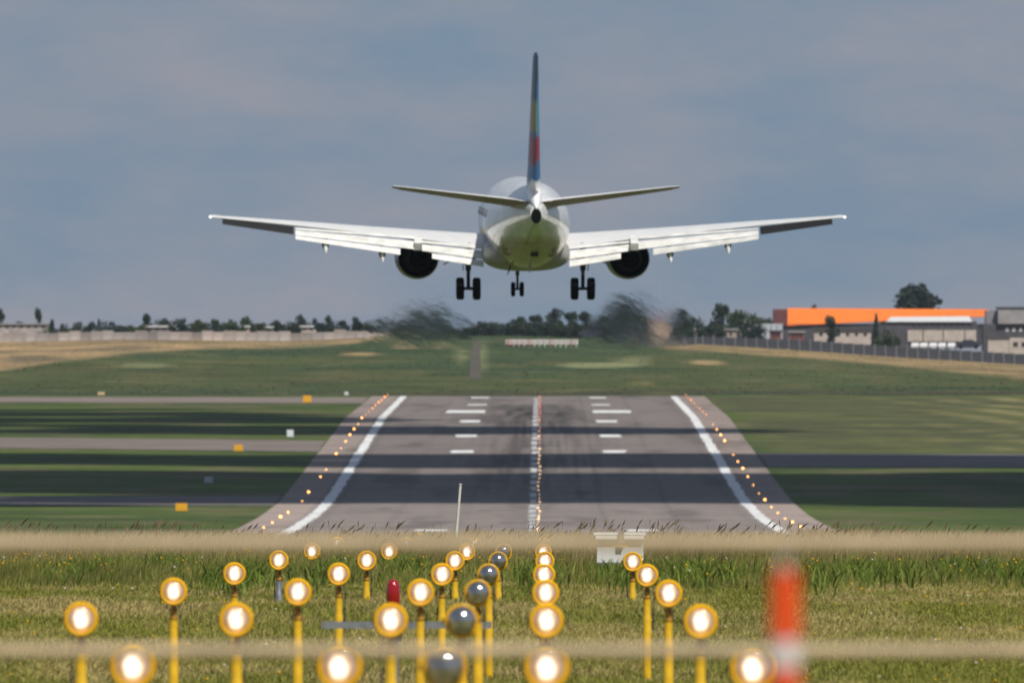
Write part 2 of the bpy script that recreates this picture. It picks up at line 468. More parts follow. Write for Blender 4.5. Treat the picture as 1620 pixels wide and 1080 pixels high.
for i in range(60):
    d = 1815 + i * 30
    if d > 3380: break
    key = 'red' if d > 2950 or (d > 2600 and i % 2) else 'warm'
    if key not in cp:
        t = cp[key] = thing('centreline_light', None, 'light')
        MB().lathe([(0.24, 0), (0.23, 0.02), (0.17, 0.03)], n=10).build('collar', dark_metal, t, 40)
        MB().lathe([(0.16, 0.03), (0.15, 0.10), (0.10, 0.16), (0.03, 0.18)], n=10).build('lens', redl if key == 'red' else warmw, t, 60)
    else:
        t = copy_tree(cp[key])
    X = axis(d) + 0.55 + random.uniform(-.12, .12)
    t.location = (X, d, zg1(X, d) + 0.065); t.scale = (random.uniform(.4, .95),) * 3
    tag(t, 'red inset light set beside the runway centreline' if key == 'red' else 'warm white inset light set beside the runway centreline',
        group='red lights beside the centreline' if key == 'red' else 'warm white lights beside the centreline')

# ------------------------------------------------------------------ aircraft
white = mat('aircraft_white_paint', (0.80, 0.80, 0.79), 0.28, var=0.07, scale=0.9, coat=0.3)
wingw = mat('wing_white_paint', (0.70, 0.70, 0.69), 0.4, var=0.12, scale=1.6, stretch=(1, 3, 1))
flapw = mat('flap_white_paint', (0.76, 0.75, 0.71), 0.45, var=0.30, scale=1.3, stretch=(1.2, 3, 3))
greyp = mat('aircraft_grey_paint', (0.36, 0.34, 0.31), 0.4, var=0.15, scale=2)
darkp = mat('dark_fairing_aileron_shade', (0.007, 0.006, 0.005), 0.6, var=0.4, scale=3)  # near-black; on the ailerons the colour carries their underside shade
blackm = mat('sooty_exhaust_metal', (0.004, 0.004, 0.004), 0.8, 0.0, var=0.3, scale=4, spec=.1)
tyre = mat('black_tyre_rubber', (0.005, 0.005, 0.006), 0.85, spec=.15)
gearm = mat('gear_strut_metal', (0.05, 0.05, 0.05), 0.5, 0.4)
gap = mat('panel_gap_black', (0.02, 0.02, 0.02), 0.8)

# tailplane paint: white above, underside shade put into a brown-grey below
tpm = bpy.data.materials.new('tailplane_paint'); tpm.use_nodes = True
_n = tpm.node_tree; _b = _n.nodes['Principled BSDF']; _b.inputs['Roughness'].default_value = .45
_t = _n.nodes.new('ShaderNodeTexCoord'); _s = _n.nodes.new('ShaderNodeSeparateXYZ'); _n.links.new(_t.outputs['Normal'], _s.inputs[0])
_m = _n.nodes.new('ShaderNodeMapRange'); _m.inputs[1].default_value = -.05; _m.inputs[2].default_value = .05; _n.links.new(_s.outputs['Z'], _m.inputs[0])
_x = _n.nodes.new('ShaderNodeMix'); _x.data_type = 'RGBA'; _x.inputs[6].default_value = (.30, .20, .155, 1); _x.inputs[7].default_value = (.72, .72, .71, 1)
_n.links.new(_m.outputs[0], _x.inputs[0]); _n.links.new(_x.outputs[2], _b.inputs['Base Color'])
# fuselage paint: white with belly shade painted in brown and soft livery marks on the sides
fm = bpy.data.materials.new('fuselage_paint'); fm.use_nodes = True
nt = fm.node_tree; b = nt.nodes['Principled BSDF']; b.inputs['Roughness'].default_value = 0.22; b.inputs['Coat Weight'].default_value = 0.5; b.inputs['Coat Roughness'].default_value = 0.06
t_ = nt.nodes.new('ShaderNodeTexCoord'); sp = nt.nodes.new('ShaderNodeSeparateXYZ'); nt.links.new(t_.outputs['Object'], sp.inputs[0])
nz = nt.nodes.new('ShaderNodeTexNoise'); nz.inputs['Scale'].default_value = 1.1; nz.inputs['Detail'].default_value = 5
nt.links.new(t_.outputs['Object'], nz.inputs['Vector'])
md = nt.nodes.new('ShaderNodeMath'); md.operation = 'MULTIPLY_ADD'; md.inputs[1].default_value = 0.5; nt.links.new(nz.outputs['Fac'], md.inputs[0]); nt.links.new(sp.outputs['Z'], md.inputs[2])
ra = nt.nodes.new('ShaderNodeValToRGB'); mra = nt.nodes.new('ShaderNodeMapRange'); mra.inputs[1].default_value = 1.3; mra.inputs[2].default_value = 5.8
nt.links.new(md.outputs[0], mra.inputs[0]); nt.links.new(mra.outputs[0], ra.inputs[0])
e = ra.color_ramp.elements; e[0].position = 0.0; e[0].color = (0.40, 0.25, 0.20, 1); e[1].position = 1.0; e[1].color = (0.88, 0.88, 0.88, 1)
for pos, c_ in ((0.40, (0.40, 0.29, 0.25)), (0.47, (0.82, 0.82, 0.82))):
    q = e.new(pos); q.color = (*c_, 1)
sm_ = nt.nodes.new('ShaderNodeMapping'); sm_.inputs['Scale'].default_value = (2.2, .35, 2.2); nt.links.new(t_.outputs['Object'], sm_.inputs[0])
sn_ = nt.nodes.new('ShaderNodeTexNoise'); sn_.inputs['Scale'].default_value = 1.4; sn_.inputs['Detail'].default_value = 6; nt.links.new(sm_.outputs[0], sn_.inputs['Vector'])
sr_ = nt.nodes.new('ShaderNodeMapRange'); sr_.inputs[1].default_value = .38; sr_.inputs[2].default_value = .58; sr_.inputs[3].default_value = .84; sr_.inputs[4].default_value = 1.0; nt.links.new(sn_.outputs['Fac'], sr_.inputs[0])
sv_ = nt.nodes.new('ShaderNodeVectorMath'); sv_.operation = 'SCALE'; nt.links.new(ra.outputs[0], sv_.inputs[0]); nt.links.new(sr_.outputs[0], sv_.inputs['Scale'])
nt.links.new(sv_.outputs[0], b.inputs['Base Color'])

PLANE_D = F / 34.74
org = P(831.5, 474.5, PLANE_D)
plane = thing('airplane', 'white twin-engine passenger jet landing with wheels and flaps down', 'airplane', org)
plane.rotation_euler = (R(1.45), 0, R(1.70))

def ell(y, z, rx, rz, n=48, p=2.0):
    out = []
    for k in range(n):
        a = 2 * math.pi * k / n; c, s = math.cos(a), math.sin(a)
        out.append((rx * math.copysign(abs(c) ** (2 / p), c), y, z + rz * math.copysign(abs(s) ** (2 / p), s)))
    return out
fus = MB().rings([ell(*q) for q in ((16.5, 2.95, .05, .05), (16.3, 2.97, .42, .40), (15.6, 3.05, .85, .85), (14.4, 3.2, 1.3, 1.35), (12.9, 3.4, 1.65, 1.75), (11.2, 3.48, 1.85, 1.97), (10, 3.48, 1.88, 2.0),
      (0, 3.48, 1.88, 2.0), (-3.2, 3.49, 1.88, 2.0), (-5, 3.52, 1.85, 1.97), (-7, 3.60, 1.74, 1.87), (-9, 3.74, 1.53, 1.68), (-11, 3.91, 1.22, 1.40), (-12.6, 4.03, .93, 1.12), (-13.8, 4.10, .68, .85), (-14.8, 4.13, .46, .60), (-15.5, 4.14, .31, .43), (-15.62, 4.14, .27, .38))])
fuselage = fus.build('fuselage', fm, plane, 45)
MB().rings([ell(q, 4.06, a, c, 24) for q, a, c in ((-15.40, .23, .33), (-15.72, .235, .335), (-15.74, .20, .30))]).build('exhaust_pipe', blackm, fuselage, 30)
# belly fairing
MB().rings([ell(y, z, rx, rz, 40, 2.6) for y, z, rx, rz in ((6.6, 2.3, .3, .3), (5.8, 2.2, 1.3, .7), (4.6, 2.16, 1.85, .80), (0, 2.14, 2.02, .83), (-2.4, 2.16, 1.95, .78), (-4.2, 2.2, 1.5, .62), (-5.4, 2.25, .4, .3))]).build('belly_fairing', greyp, plane, 60)
# tail details
MB().box((0.1, -9.9, 2.24), (0.34, 0.5, 0.10), Matrix.Rotation(R(-12), 3, 'X')).build('vent', gap, fuselage)
MB().tube([(0, -6.2, 1.75), (0, -6.5, 1.35)], [0.05, 0.015], 6).build('antenna', greyp, fuselage)
MB().tube([(-.8, -4.0, 1.62), (-.95, -4.15, 1.22)], [0.05, 0.02], 6).build('antenna', gearm, fuselage)
for sx in (-1, 1):
    wb = MB()
    for k in range(26):
        y = 11.2 - k * 0.508
        if abs(y - 1.0) < 0.6: continue
        wb.box((sx * 1.825, y, 3.95), (0.03, 0.24, 0.34), Matrix.Rotation(R(-sx * 14), 3, 'Y'))
    tag(wb.build('cabin_window', mat('cabin_window_glass', (.14, .15, .16), .25), fuselage), kind='stuff')

def foil(c, t, n=14):
    """closed airfoil loop in (chord fraction*c, z); starts at trailing edge over the top"""
    up, lo_ = [], []
    for k in range(n + 1):
        x = 0.5 * (1 - math.cos(math.pi * k / n))
        yt = 5 * t * (0.2969 * math.sqrt(x) - 0.126 * x - 0.3516 * x * x + 0.2843 * x ** 3 - 0.1015 * x ** 4)
        cam_ = 0.02 * (1 - (2 * x - 0.9) ** 2)
        up.append((x * c, (cam_ + yt) * c)); lo_.append((x * c, (cam_ - yt) * c))
    return up[::-1] + lo_[1:-1]
def surf(stations, vertical=False):
    """stations: (span, Yle, Yte, z, thickness ratio, incidence deg)"""
    rings = []
    for s, yl, yt, z, t, inc in stations:
        c = yl - yt; ring = []
        for fx, fz in foil(c, t):
            a = R(-inc)
            yy = yl - (fx * math.cos(a) - fz * math.sin(a)); zz = fx * math.sin(a) + fz * math.cos(a)
            ring.append((zz, yy, s) if vertical else (s, yy, z + zz))
        rings.append(ring)
    return MB().rings(rings)
def slab(a, b, th=0.05):
    """a thin tapered wedge panel between two span stations; a,b = (x, Yle, Zle, Yte, Zte)"""
    rings = []
    for x, y0, z0, y1, z1 in (a, b):
        v = Vector((0, y1 - y0, z1 - z0)); n = Vector((0, v.z, -v.y)).normalized()
        if n.z < 0: n = -n
        L = [Vector((x, y0, z0)), Vector((x, y0, z0)) + v * 0.06 + n * th * 0.7, Vector((x, y0, z0)) + v * 0.3 + n * th, Vector((x, y0, z0)) + v * 0.65 + n * th * 0.6, Vector((x, y1, z1)) + n * 0.008,
             Vector((x, y1, z1)) - n * 0.008, Vector((x, y0, z0)) + v * 0.5 - n * th * 0.6, Vector((x, y0, z0)) + v * 0.06 - n * th * 0.6]
        rings.append([tuple(p) for p in L])
    return MB().rings(rings)

for sx in (-1, 1):
    w = surf([(sx * s, yl, yt, z, t, i) for s, yl, yt, z, t, i in ((0.3, 5.9, -0.3, 2.44, .13, 2.0), (1.9, 5.0, -0.45, 2.58, .125, 1.8), (3.4, 4.2, -0.5, 2.74, .12, 1.6), (4.9, 3.44, -0.55, 2.90, .115, 1.4),
              (7.7, 1.97, -1.15, 3.17, .11, 1.0), (10.5, .51, -1.78, 3.45, .11, .6), (13.9, -1.27, -2.52, 3.77, .11, .2), (14.25, -1.46, -3.10, 3.80, .10, 0), (14.44, -1.8, -3.1, 3.815, .05, 0))]).build('wing', wingw, plane, 50)
    # fixed tip trailing edge and tail position lamp
    MB().lathe([(0.02, -0.20), (0.06, -0.12), (0.06, 0.1), (0.02, 0.2)], (sx * 14.40, -3.05, 3.82), 'Y', 10).build('wingtip_lamp', emit('position_lamp_white', (1, .95, .85), 1.2, (.9, .9, .9)), wing if False else w, 60)
    # flaps: fore, mid and aft segments, outboard and inboard
    def flap(x0, z0t, z0b, y0, x1, z1t, z1b, y1, cut0=0.0):
        H0, H1 = z0t - z0b, z1t - z1b
        segs = ((0.0, 0.12, 28), (0.215, 0.62, 42), (0.685, 1.0, 54))
        f0 = None
        ya, yb = y0, y1
        for i, (p, q, ang) in enumerate(segs):
            dy0 = (q - p) * H0 / math.tan(R(ang)); dy1 = (q - p) * H1 / math.tan(R(ang))
            xa, xb = x0, x1
            if i == 2:
                xa, xb = (x0 + cut0 * (x1 - x0), x1) if cut0 >= 0 else (x0, x1 + cut0 * (x1 - x0))
                if cut0 >= 0:
                    k = cut0; Aa = (sx * xa, ya + (yb - ya) * k, (z0t - p * H0) * (1 - k) + (z1t - p * H1) * k); hA = H0 * (1 - k) + H1 * k
                    a_ = (*Aa, Aa[1] - (dy0 * (1 - k) + dy1 * k), Aa[2] - (q - p) * hA); b_ = (sx * x1, yb, z1t - p * H1, yb - dy1, z1t - q * H1)
                else:
                    k = 1 + cut0; Aa = (sx * xb, ya + (yb - ya) * k, (z0t - p * H0) * (1 - k) + (z1t - p * H1) * k); hA = H0 * (1 - k) + H1 * k
                    a_ = (sx * x0, ya, z0t - p * H0, ya - dy0, z0t - q * H0); b_ = (*Aa, Aa[1] - (dy0 * (1 - k) + dy1 * k), Aa[2] - (q - p) * hA)
            else:
                a_ = (sx * x0, ya, z0t - p * H0, ya - dy0, z0t - q * H0); b_ = (sx * x1, yb, z1t - p * H1, yb - dy1, z1t - q * H1)
            slab(a_, b_, 0.05 if i else 0.035).build(('flap_vane', 'main_flap', 'aft_flap')[i], flapw, w, 30)
            g = 0.02
            ya -= dy0 + g * 1.2; yb -= dy1 + g * 1.2
    flap(10.52, 3.30, 2.80, -1.86, 5.10, 2.90, 1.98, -0.72, cut0=-0.12)      # outboard
    flap(4.74, 2.70, 1.98, -0.66, 1.95, 2.44, 1.53, -0.58, cut0=0.16)         # inboard
    MB().box((sx * 4.92, -0.9, 2.62), (0.36, 1.0, 0.34), Matrix.Rotation(R(20), 3, 'X')).build('thrust_gate', flapw, w)
    slab((sx * 10.6, -1.84, 3.36, -2.50, 3.02), (sx * 13.85, -2.50, 3.74, -2.98, 3.50), 0.05).build('aileron', darkp, w, 30)
    for fx, fy, fz in ((9.15, -1.9, 2.44), (6.55, -1.2, 2.02)):
        r_ = [ell(fy + 1.9, fz + .42, .04, .05, 12), ell(fy + 1.2, fz + .28, .15, .2, 12), ell(fy + .3, fz + .08, .16, .2, 12)]
        fo = MB().rings([[(x + sx * fx, y, z) for x, y, z in q] for q in r_]).build('flap_track_fairing', darkp, w, 60)
        r_ = [ell(fy + .28, fz + .04, .10, .13, 12), ell(fy - .4, fz - .10, .09, .11, 12), ell(fy - .9, fz - .26, .02, .02, 12)]
        MB().rings([[(x + sx * fx, y, z) for x, y, z in q] for q in r_]).build('fairing_tip', flapw, fo, 60)
    # engine
    en = obj('engine', MB().lathe([(.78, 7.05), (.87, 7.15), (.95, 6.9), (1.00, 6.1), (1.01, 5.0), (.97, 3.8), (.91, 2.9), (.88, 2.9), (.90, 3.3), (.88, 4.4)], (sx * 4.83, 0, 1.84), 'Y', 40, cap=False).mesh('engine', 50), plane)
    em = MATS.get('engine_cowl_paint')
    if em is None:
        em = bpy.data.materials.new('engine_cowl_paint'); em.use_nodes = True; MATS['engine_cowl_paint'] = em
        n_ = em.node_tree; bb = n_.nodes['Principled BSDF']; bb.inputs['Roughness'].default_value = 0.3
        tt = n_.nodes.new('ShaderNodeTexCoord'); ss = n_.nodes.new('ShaderNodeSeparateXYZ'); n_.links.new(tt.outputs['Object'], ss.inputs[0])
        mm = n_.nodes.new('ShaderNodeMapRange'); mm.inputs[1].default_value = 1.35; mm.inputs[2].default_value = 1.5; n_.links.new(ss.outputs['Z'], mm.inputs[0])
        xx = n_.nodes.new('ShaderNodeMix'); xx.data_type = 'RGBA'; xx.inputs[6].default_value = (0.22, 0.18, 0.16, 1); xx.inputs[7].default_value = (0.03, 0.06, 0.20, 1)  # blue cowl; ground reflection coloured into the brown-grey lower part
        n_.links.new(mm.outputs[0], xx.inputs[0]); n_.links.new(xx.outputs[2], bb.inputs['Base Color'])
    en.data.materials.append(em)
    MB().lathe([(.89, 4.4), (.01, 4.4)], (sx * 4.83, 0, 1.84), 'Y', 32, cap=False).build('fan_duct', blackm, en, 30)
    MB().lathe([(.62, 4.4), (.62, 3.0), (.52, 2.2), (.44, 1.6), (.42, 1.6), (.44, 2.1)], (sx * 4.83, 0, 1.84), 'Y', 32, cap=False).build('core_cowl', blackm, en, 50)
    MB().lathe([(.30, 2.1), (.24, 1.7), (.12, 1.35), (.02, 1.15)], (sx * 4.83, 0, 1.84), 'Y', 20).build('exhaust_cone', blackm, en, 50)
    MB().box((sx * 4.83, 3.4, 2.62), (0.34, 4.6, 0.55)).box((sx * 4.83, 1.4, 2.35), (0.30, 2.2, 0.6)).build('pylon', blackm, en)
    # tailplane
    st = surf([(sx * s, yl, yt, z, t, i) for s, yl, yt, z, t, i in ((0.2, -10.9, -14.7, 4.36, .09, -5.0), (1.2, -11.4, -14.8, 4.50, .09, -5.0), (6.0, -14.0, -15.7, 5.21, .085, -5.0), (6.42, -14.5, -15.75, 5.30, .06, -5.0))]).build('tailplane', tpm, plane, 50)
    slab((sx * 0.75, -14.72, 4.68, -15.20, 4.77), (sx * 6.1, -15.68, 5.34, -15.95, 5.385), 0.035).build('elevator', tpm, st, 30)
    # main gear
    g = obj('main_landing_gear', MB().tube([(sx * 2.61, 0.05, 2.6), (sx * 2.61, 0.02, 1.35)], 0.13, 12).tube([(sx * 2.61, 0.02, 1.5), (sx * 2.61, 0, 0.45)], 0.085, 12).tube([(sx * 2.15, 0, 0.52), (sx * 3.07, 0, 0.52)], 0.075, 10)
            .tube([(sx * 2.61, 0, 1.35), (sx * 2.61, -.28, .95), (sx * 2.61, -.03, .6)], 0.04, 8).mesh('main_landing_gear', 40), plane)
    g.data.materials.append(gearm)
    MB().tube([(sx * 2.61, 0, 1.75), (sx * 1.75, 0.25, 2.2)], 0.05, 8).tube([(sx * 2.61, -.02, 1.55), (sx * 3.3, -.15, 1.85), (sx * 3.75, -.2, 1.62)], 0.03, 6).build('side_strut', gearm, g, 40)
    MB().box((sx * 2.88, 0.0, 1.78), (0.03, 0.75, 0.9), Matrix.Rotation(R(sx * 6), 3, 'Y')).build('gear_door', greyp, g)
    for ox in (-.375, .375):
        wh = obj('wheel', MB().lathe([(.30, -.165), (.42, -.18), (.48, -.155), (.506, -.08), (.508, 0), (.506, .08), (.48, .155), (.42, .18), (.30, .165)], (sx * 2.61 + ox, 0, .51), 'X', 36).mesh('wheel', 40), g)
        wh.data.materials.append(tyre)
        MB().lathe([(.27, -.17), (.24, -.12), (.08, -.12), (.08, .12), (.24, .12), (.27, .17)], (sx * 2.61 + ox, 0, .51), 'X', 24).build('rim', gearm, wh, 30)
# nose gear
g = obj('nose_landing_gear', MB().tube([(0, 12.3, 1.9), (0, 12.42, .9)], .09, 12).tube([(0, 12.42, 1.0), (0, 12.45, .26)], .06, 10).tube([(-.2, 12.45, .26), (.2, 12.45, .26)], .05, 8).tube([(0, 12.35, 1.1), (0, 11.6, 1.8)], .045, 8).mesh('nose_landing_gear', 40), plane)
g.data.materials.append(gearm)
for ox in (-.2, .2):
    wh = obj('wheel', MB().lathe([(.2, -.085), (.28, -.10), (.325, -.07), (.343, 0), (.325, .07), (.28, .10), (.2, .085)], (ox, 12.45, .25), 'X', 30).mesh('wheel', 40), g)
    wh.data.materials.append(tyre)
    MB().lathe([(.17, -.09), (.06, -.06), (.06, .06), (.17, .09)], (ox, 12.45, .25), 'X', 20).build('rim', gearm, wh, 30)
# fin with bright livery
vm = bpy.data.materials.new('tail_livery'); vm.use_nodes = True
nt = vm.node_tree; b = nt.nodes['Principled BSDF']; b.inputs['Roughness'].default_value = 0.35
t_ = nt.nodes.new('ShaderNodeTexCoord'); sp = nt.nodes.new('ShaderNodeSeparateXYZ'); nt.links.new(t_.outputs['Object'], sp.inputs[0])
def livery(stops):
    mr_ = nt.nodes.new('ShaderNodeMapRange'); mr_.inputs[1].default_value = 5.3; mr_.inputs[2].default_value = 11.6
    ad = nt.nodes.new('ShaderNodeMath'); ad.operation = 'MULTIPLY_ADD'; ad.inputs[1].default_value = 0.9
    nn = nt.nodes.new('ShaderNodeTexNoise'); nn.inputs['Scale'].default_value = 1.7; nt.links.new(t_.outputs['Object'], nn.inputs['Vector'])
    nt.links.new(nn.outputs['Fac'], ad.inputs[0]); nt.links.new(sp.outputs['Z'], ad.inputs[2]); nt.links.new(ad.outputs[0], mr_.inputs[0])
    r_ = nt.nodes.new('ShaderNodeValToRGB'); r_.color_ramp.interpolation = 'EASE'
    el = r_.color_ramp.elements; el[0].position = stops[0][0]; el[0].color = (*stops[0][1], 1); el[1].position = stops[-1][0]; el[1].color = (*stops[-1][1], 1)
    for p_, c_ in stops[1:-1]: q_ = el.new(p_); q_.color = (*c_, 1)
    nt.links.new(mr_.outputs[0], r_.inputs[0]); return r_
WH, BL, NV, RD, YL, CY = (.75, .75, .75), (.03, .12, .28), (.025, .06, .12), (.22, .03, .055), (.28, .20, .07), (.02, .22, .33)
L_ = livery([(.09, WH), (.13, BL), (.22, BL), (.27, RD), (.42, RD), (.46, BL), (.50, YL), (.66, YL), (.70, NV), (1.0, NV)])
R_ = livery([(.09, WH), (.13, BL), (.25, BL), (.30, RD), (.44, RD), (.49, CY), (.66, CY), (.74, BL), (.9, NV), (1.0, NV)])
lt = nt.nodes.new('ShaderNodeMath'); lt.operation = 'GREATER_THAN'; lt.inputs[1].default_value = 0.0; nt.links.new(sp.outputs['X'], lt.inputs[0])
mx = nt.nodes.new('ShaderNodeMix'); mx.data_type = 'RGBA'; nt.links.new(lt.outputs[0], mx.inputs[0]); nt.links.new(L_.outputs[0], mx.inputs[6]); nt.links.new(R_.outputs[0], mx.inputs[7])
nt.links.new(mx.outputs[2], b.inputs['Base Color'])
def finfoil(stations):
    rings = []
    for z, yl, yt, hw, blunt in stations:
        prof = [(0, 0.0), (.05, .45), (.2, .85), (.4, 1), (.65, .85), (.85, .62), (1, blunt)]
        ring = [(hw * h, yl - (yl - yt) * s, z) for s, h in prof] + [(-hw * h, yl - (yl - yt) * s, z) for s, h in prof[::-1][:-1]]
        rings.append(ring)
    return MB().rings(rings)
fin = finfoil([(5.0, -7.6, -14.0, .34, .8), (5.35, -9.2, -14.05, .31, .8), (6.2, -10.2, -14.25, .27, .75), (8.5, -11.9, -14.75, .20, .7), (11.15, -13.9, -15.4, .125, .6), (11.36, -14.3, -15.4, .06, .6)]).build('vertical_fin', vm, plane, 50)
finfoil([(5.42, -14.10, -15.35, .23, .22), (6.2, -14.29, -15.5, .20, .2), (8.5, -14.79, -15.8, .14, .2), (11.1, -15.42, -16.1, .075, .2)]).build('rudder', vm, fin, 50)
MB().rings([ell(y, z, rx, rz, 20) for y, z, rx, rz in ((-10.0, 5.0, .3, .35), (-12.5, 5.0, .36, .45), (-14.6, 4.72, .30, .42), (-15.5, 4.50, .16, .22), (-15.8, 4.42, .03, .04))]).build('tail_fairing', white, plane, 60)

# hot turbulent air trailing below each engine: it only bends the view a little
hot = bpy.data.materials.new('hot_air'); hot.use_nodes = True; _n = hot.node_tree; _n.nodes.remove(_n.nodes['Principled BSDF'])
_r = _n.nodes.new('ShaderNodeBsdfRefraction'); _r.inputs['IOR'].default_value = 1.00045; _r.inputs['Roughness'].default_value = 0.62
_a = _n.nodes.new('ShaderNodeAttribute'); _a.attribute_name = 'col'; _k = _n.nodes.new('ShaderNodeMath'); _k.operation = 'MULTIPLY'; _k.inputs[1].default_value = .95
_n.links.new(_a.outputs['Fac'], _k.inputs[0]); _n.links.new(_k.outputs[0], _r.inputs['Roughness'])
_n.links.new(_r.outputs[0], _n.nodes['Material Output'].inputs['Surface'])
def plume(px0, px1, py0, py1, d, seed):
    a, b_ = P(px0, py1, d), P(px1, py0, d); nx, nz_ = 220, 150
    u, v = np.meshgrid(np.linspace(0, 1, nx), np.linspace(0, 1, nz_), indexing='ij')
    X = a.x + (b_.x - a.x) * u; Z = a.z + (b_.z - a.z) * v
    env = np.clip(1 - ((u - .5) / .5) ** 2, 0, 1) * np.clip(1 - (np.abs(v - .42) / .58) ** 2, 0, 1)
    disp = env * (0.60 * (fbm(X * 1.6 + Z, Z * 1.9, seed, 3) - .5) + .02 * (fbm(X * 9 + 4 * Z, Z * 7, seed + 9, 3) - .5))
    top_ = np.stack([X, d - .35 * env + disp, Z], -1).reshape(-1, 3); bot = np.stack([X, d + .6 * env, Z], -1).reshape(-1, 3)
    i_ = np.arange(nx * nz_).reshape(nx, nz_); N = nx * nz_
    q1 = np.stack([i_[:-1, :-1], i_[1:, :-1], i_[1:, 1:], i_[:-1, 1:]], -1).reshape(-1, 4); q2 = q1[:, ::-1] + N
    ec_ = np.repeat((env ** .7).reshape(-1, 1), 3, axis=1)
    me = npmesh('exhaust_shimmer', np.concatenate([top_, bot]), np.concatenate([q1, q2]).reshape(-1), 4, np.concatenate([ec_, ec_]), smooth=True); me.materials.append(hot)
    tag(obj('exhaust_shimmer', me), kind='stuff')
plume(572, 762, 436, 552, PLANE_D - 30, 51)
plume(915, 1105, 436, 552, PLANE_D - 30, 52)

# ------------------------------------------------------------------ approach lights
yel = mat('yellow_post_paint', (0.72, 0.43, 0.008), 0.42, var=0.18, scale=14)
ring_yel = mat('yellow_lamp_housing', (0.92, 0.48, 0.002), 0.38, var=0.15, scale=20)
rust = mat('rusty_coupling', (0.46, 0.24, 0.02), 0.6, scale=26, col2=(0.10, 0.05, 0.02), lo=.42, hi=.56)
galv = mat('galvanised_steel', (0.36, 0.37, 0.38), 0.45, 0.7, var=0.25, scale=12)
lm = bpy.data.materials.new('lit_lamp_lens'); lm.use_nodes = True; lm.cycles.emission_sampling = 'NONE'
nt = lm.node_tree; b = nt.nodes['Principled BSDF']; b.inputs['Roughness'].default_value = 0.15; b.inputs['Base Color'].default_value = (0.46, 0.34, 0.29, 1)
t_ = nt.nodes.new('ShaderNodeTexCoord'); mp_ = nt.nodes.new('ShaderNodeMapping'); mp_.inputs['Scale'].default_value = (1 / 0.045, 0, 1 / 0.066)
nt.links.new(t_.outputs['Object'], mp_.inputs[0])
ln = nt.nodes.new('ShaderNodeVectorMath'); ln.operation = 'LENGTH'; nt.links.new(mp_.outputs[0], ln.inputs[0])
nz = nt.nodes.new('ShaderNodeTexNoise'); nz.inputs['Scale'].default_value = 26; nt.links.new(t_.outputs['Object'], nz.inputs['Vector'])
ad = nt.nodes.new('ShaderNodeMath'); ad.operation = 'MULTIPLY_ADD'; ad.inputs[1].default_value = 0.7; nt.links.new(nz.outputs['Fac'], ad.inputs[0]); nt.links.new(ln.outputs['Value'], ad.inputs[2])
ra = nt.nodes.new('ShaderNodeValToRGB'); el = ra.color_ramp.elements
el[0].position = 0.0; el[0].color = (1, 1, 1, 1); el[1].position = 1.0; el[1].color = (0.0, 0.0, 0.0, 1)
for p_, v_ in ((.46, .9), (.62, .45), (.80, .14), (.94, .07)): q_ = el.new(p_); q_.color = (v_, v_, v_, 1)
dv = nt.nodes.new('ShaderNodeMath'); dv.operation = 'MULTIPLY'; dv.inputs[1].default_value = 0.56; nt.links.new(ad.outputs[0], dv.inputs[0]); nt.links.new(dv.outputs[0], ra.inputs[0])
rc = nt.nodes.new('ShaderNodeValToRGB'); ec = rc.color_ramp.elements; ec[0].position = .45; ec[0].color = (1.0, .88, .70, 1); ec[1].position = .80; ec[1].color = (1.0, .52, .16, 1)
nt.links.new(dv.outputs[0], rc.inputs[0]); nt.links.new(rc.outputs[0], b.inputs['Emission Color'])
ml = nt.nodes.new('ShaderNodeMath'); ml.operation = 'MULTIPLY'; ml.inputs[1].default_value = 3.0; nt.links.new(ra.outputs[0], ml.inputs[0]); nt.links.new(ml.outputs[0], b.inputs['Emission Strength'])

LR = 0.108
# shared meshes, local origin at the lamp centre, lens towards the camera (-Y)
ring_me = MB().lathe([(.080, -.046), (.084, -.058), (.098, -.062), (LR + .002, -.050), (LR + .002, -.02), (.095, .06), (.06, .13), (.025, .155)], (0, 0, 0), 'Y', 32).mesh('housing', 45); ring_me.materials.append(ring_yel)
lens_me = MB().lathe([(.081, -.049), (.076, -.058), (.060, -.067), (.036, -.073), (.003, -.075)], (0, 0, 0), 'Y', 28).mesh('lens', 60); lens_me.materials.append(lm)
neck_me = MB().lathe([(.020, -.10), (.020, -.13), (.030, -.133), (.034, -.145), (.026, -.15), (.026, -.20), (.038, -.203), (.038, -.215), (.026, -.22), (.026, -.23)], (0, 0.02, 0), 'Z', 16).mesh('coupling', 35); neck_me.materials.append(rust)
glassm = mat('unlit_strobe_glass', (0.60, 0.59, 0.57), 0.12, 0.9, var=0.45, scale=11)
strobe_ring_me = MB().lathe([(.092, -.030), (.100, -.036), (LR, -.030), (LR, 0), (.095, .06), (.06, .13), (.025, .155)], (0, 0, 0), 'Y', 32).mesh('housing', 45); strobe_ring_me.materials.append(ring_yel)
dome_me = MB().lathe([(.092, -.036), (.090, -.05), (.080, -.076), (.062, -.098), (.035, -.112), (.003, -.117)], (0, 0, 0), 'Y', 32).mesh('glass_dome', 70); dome_me.materials.append(glassm)

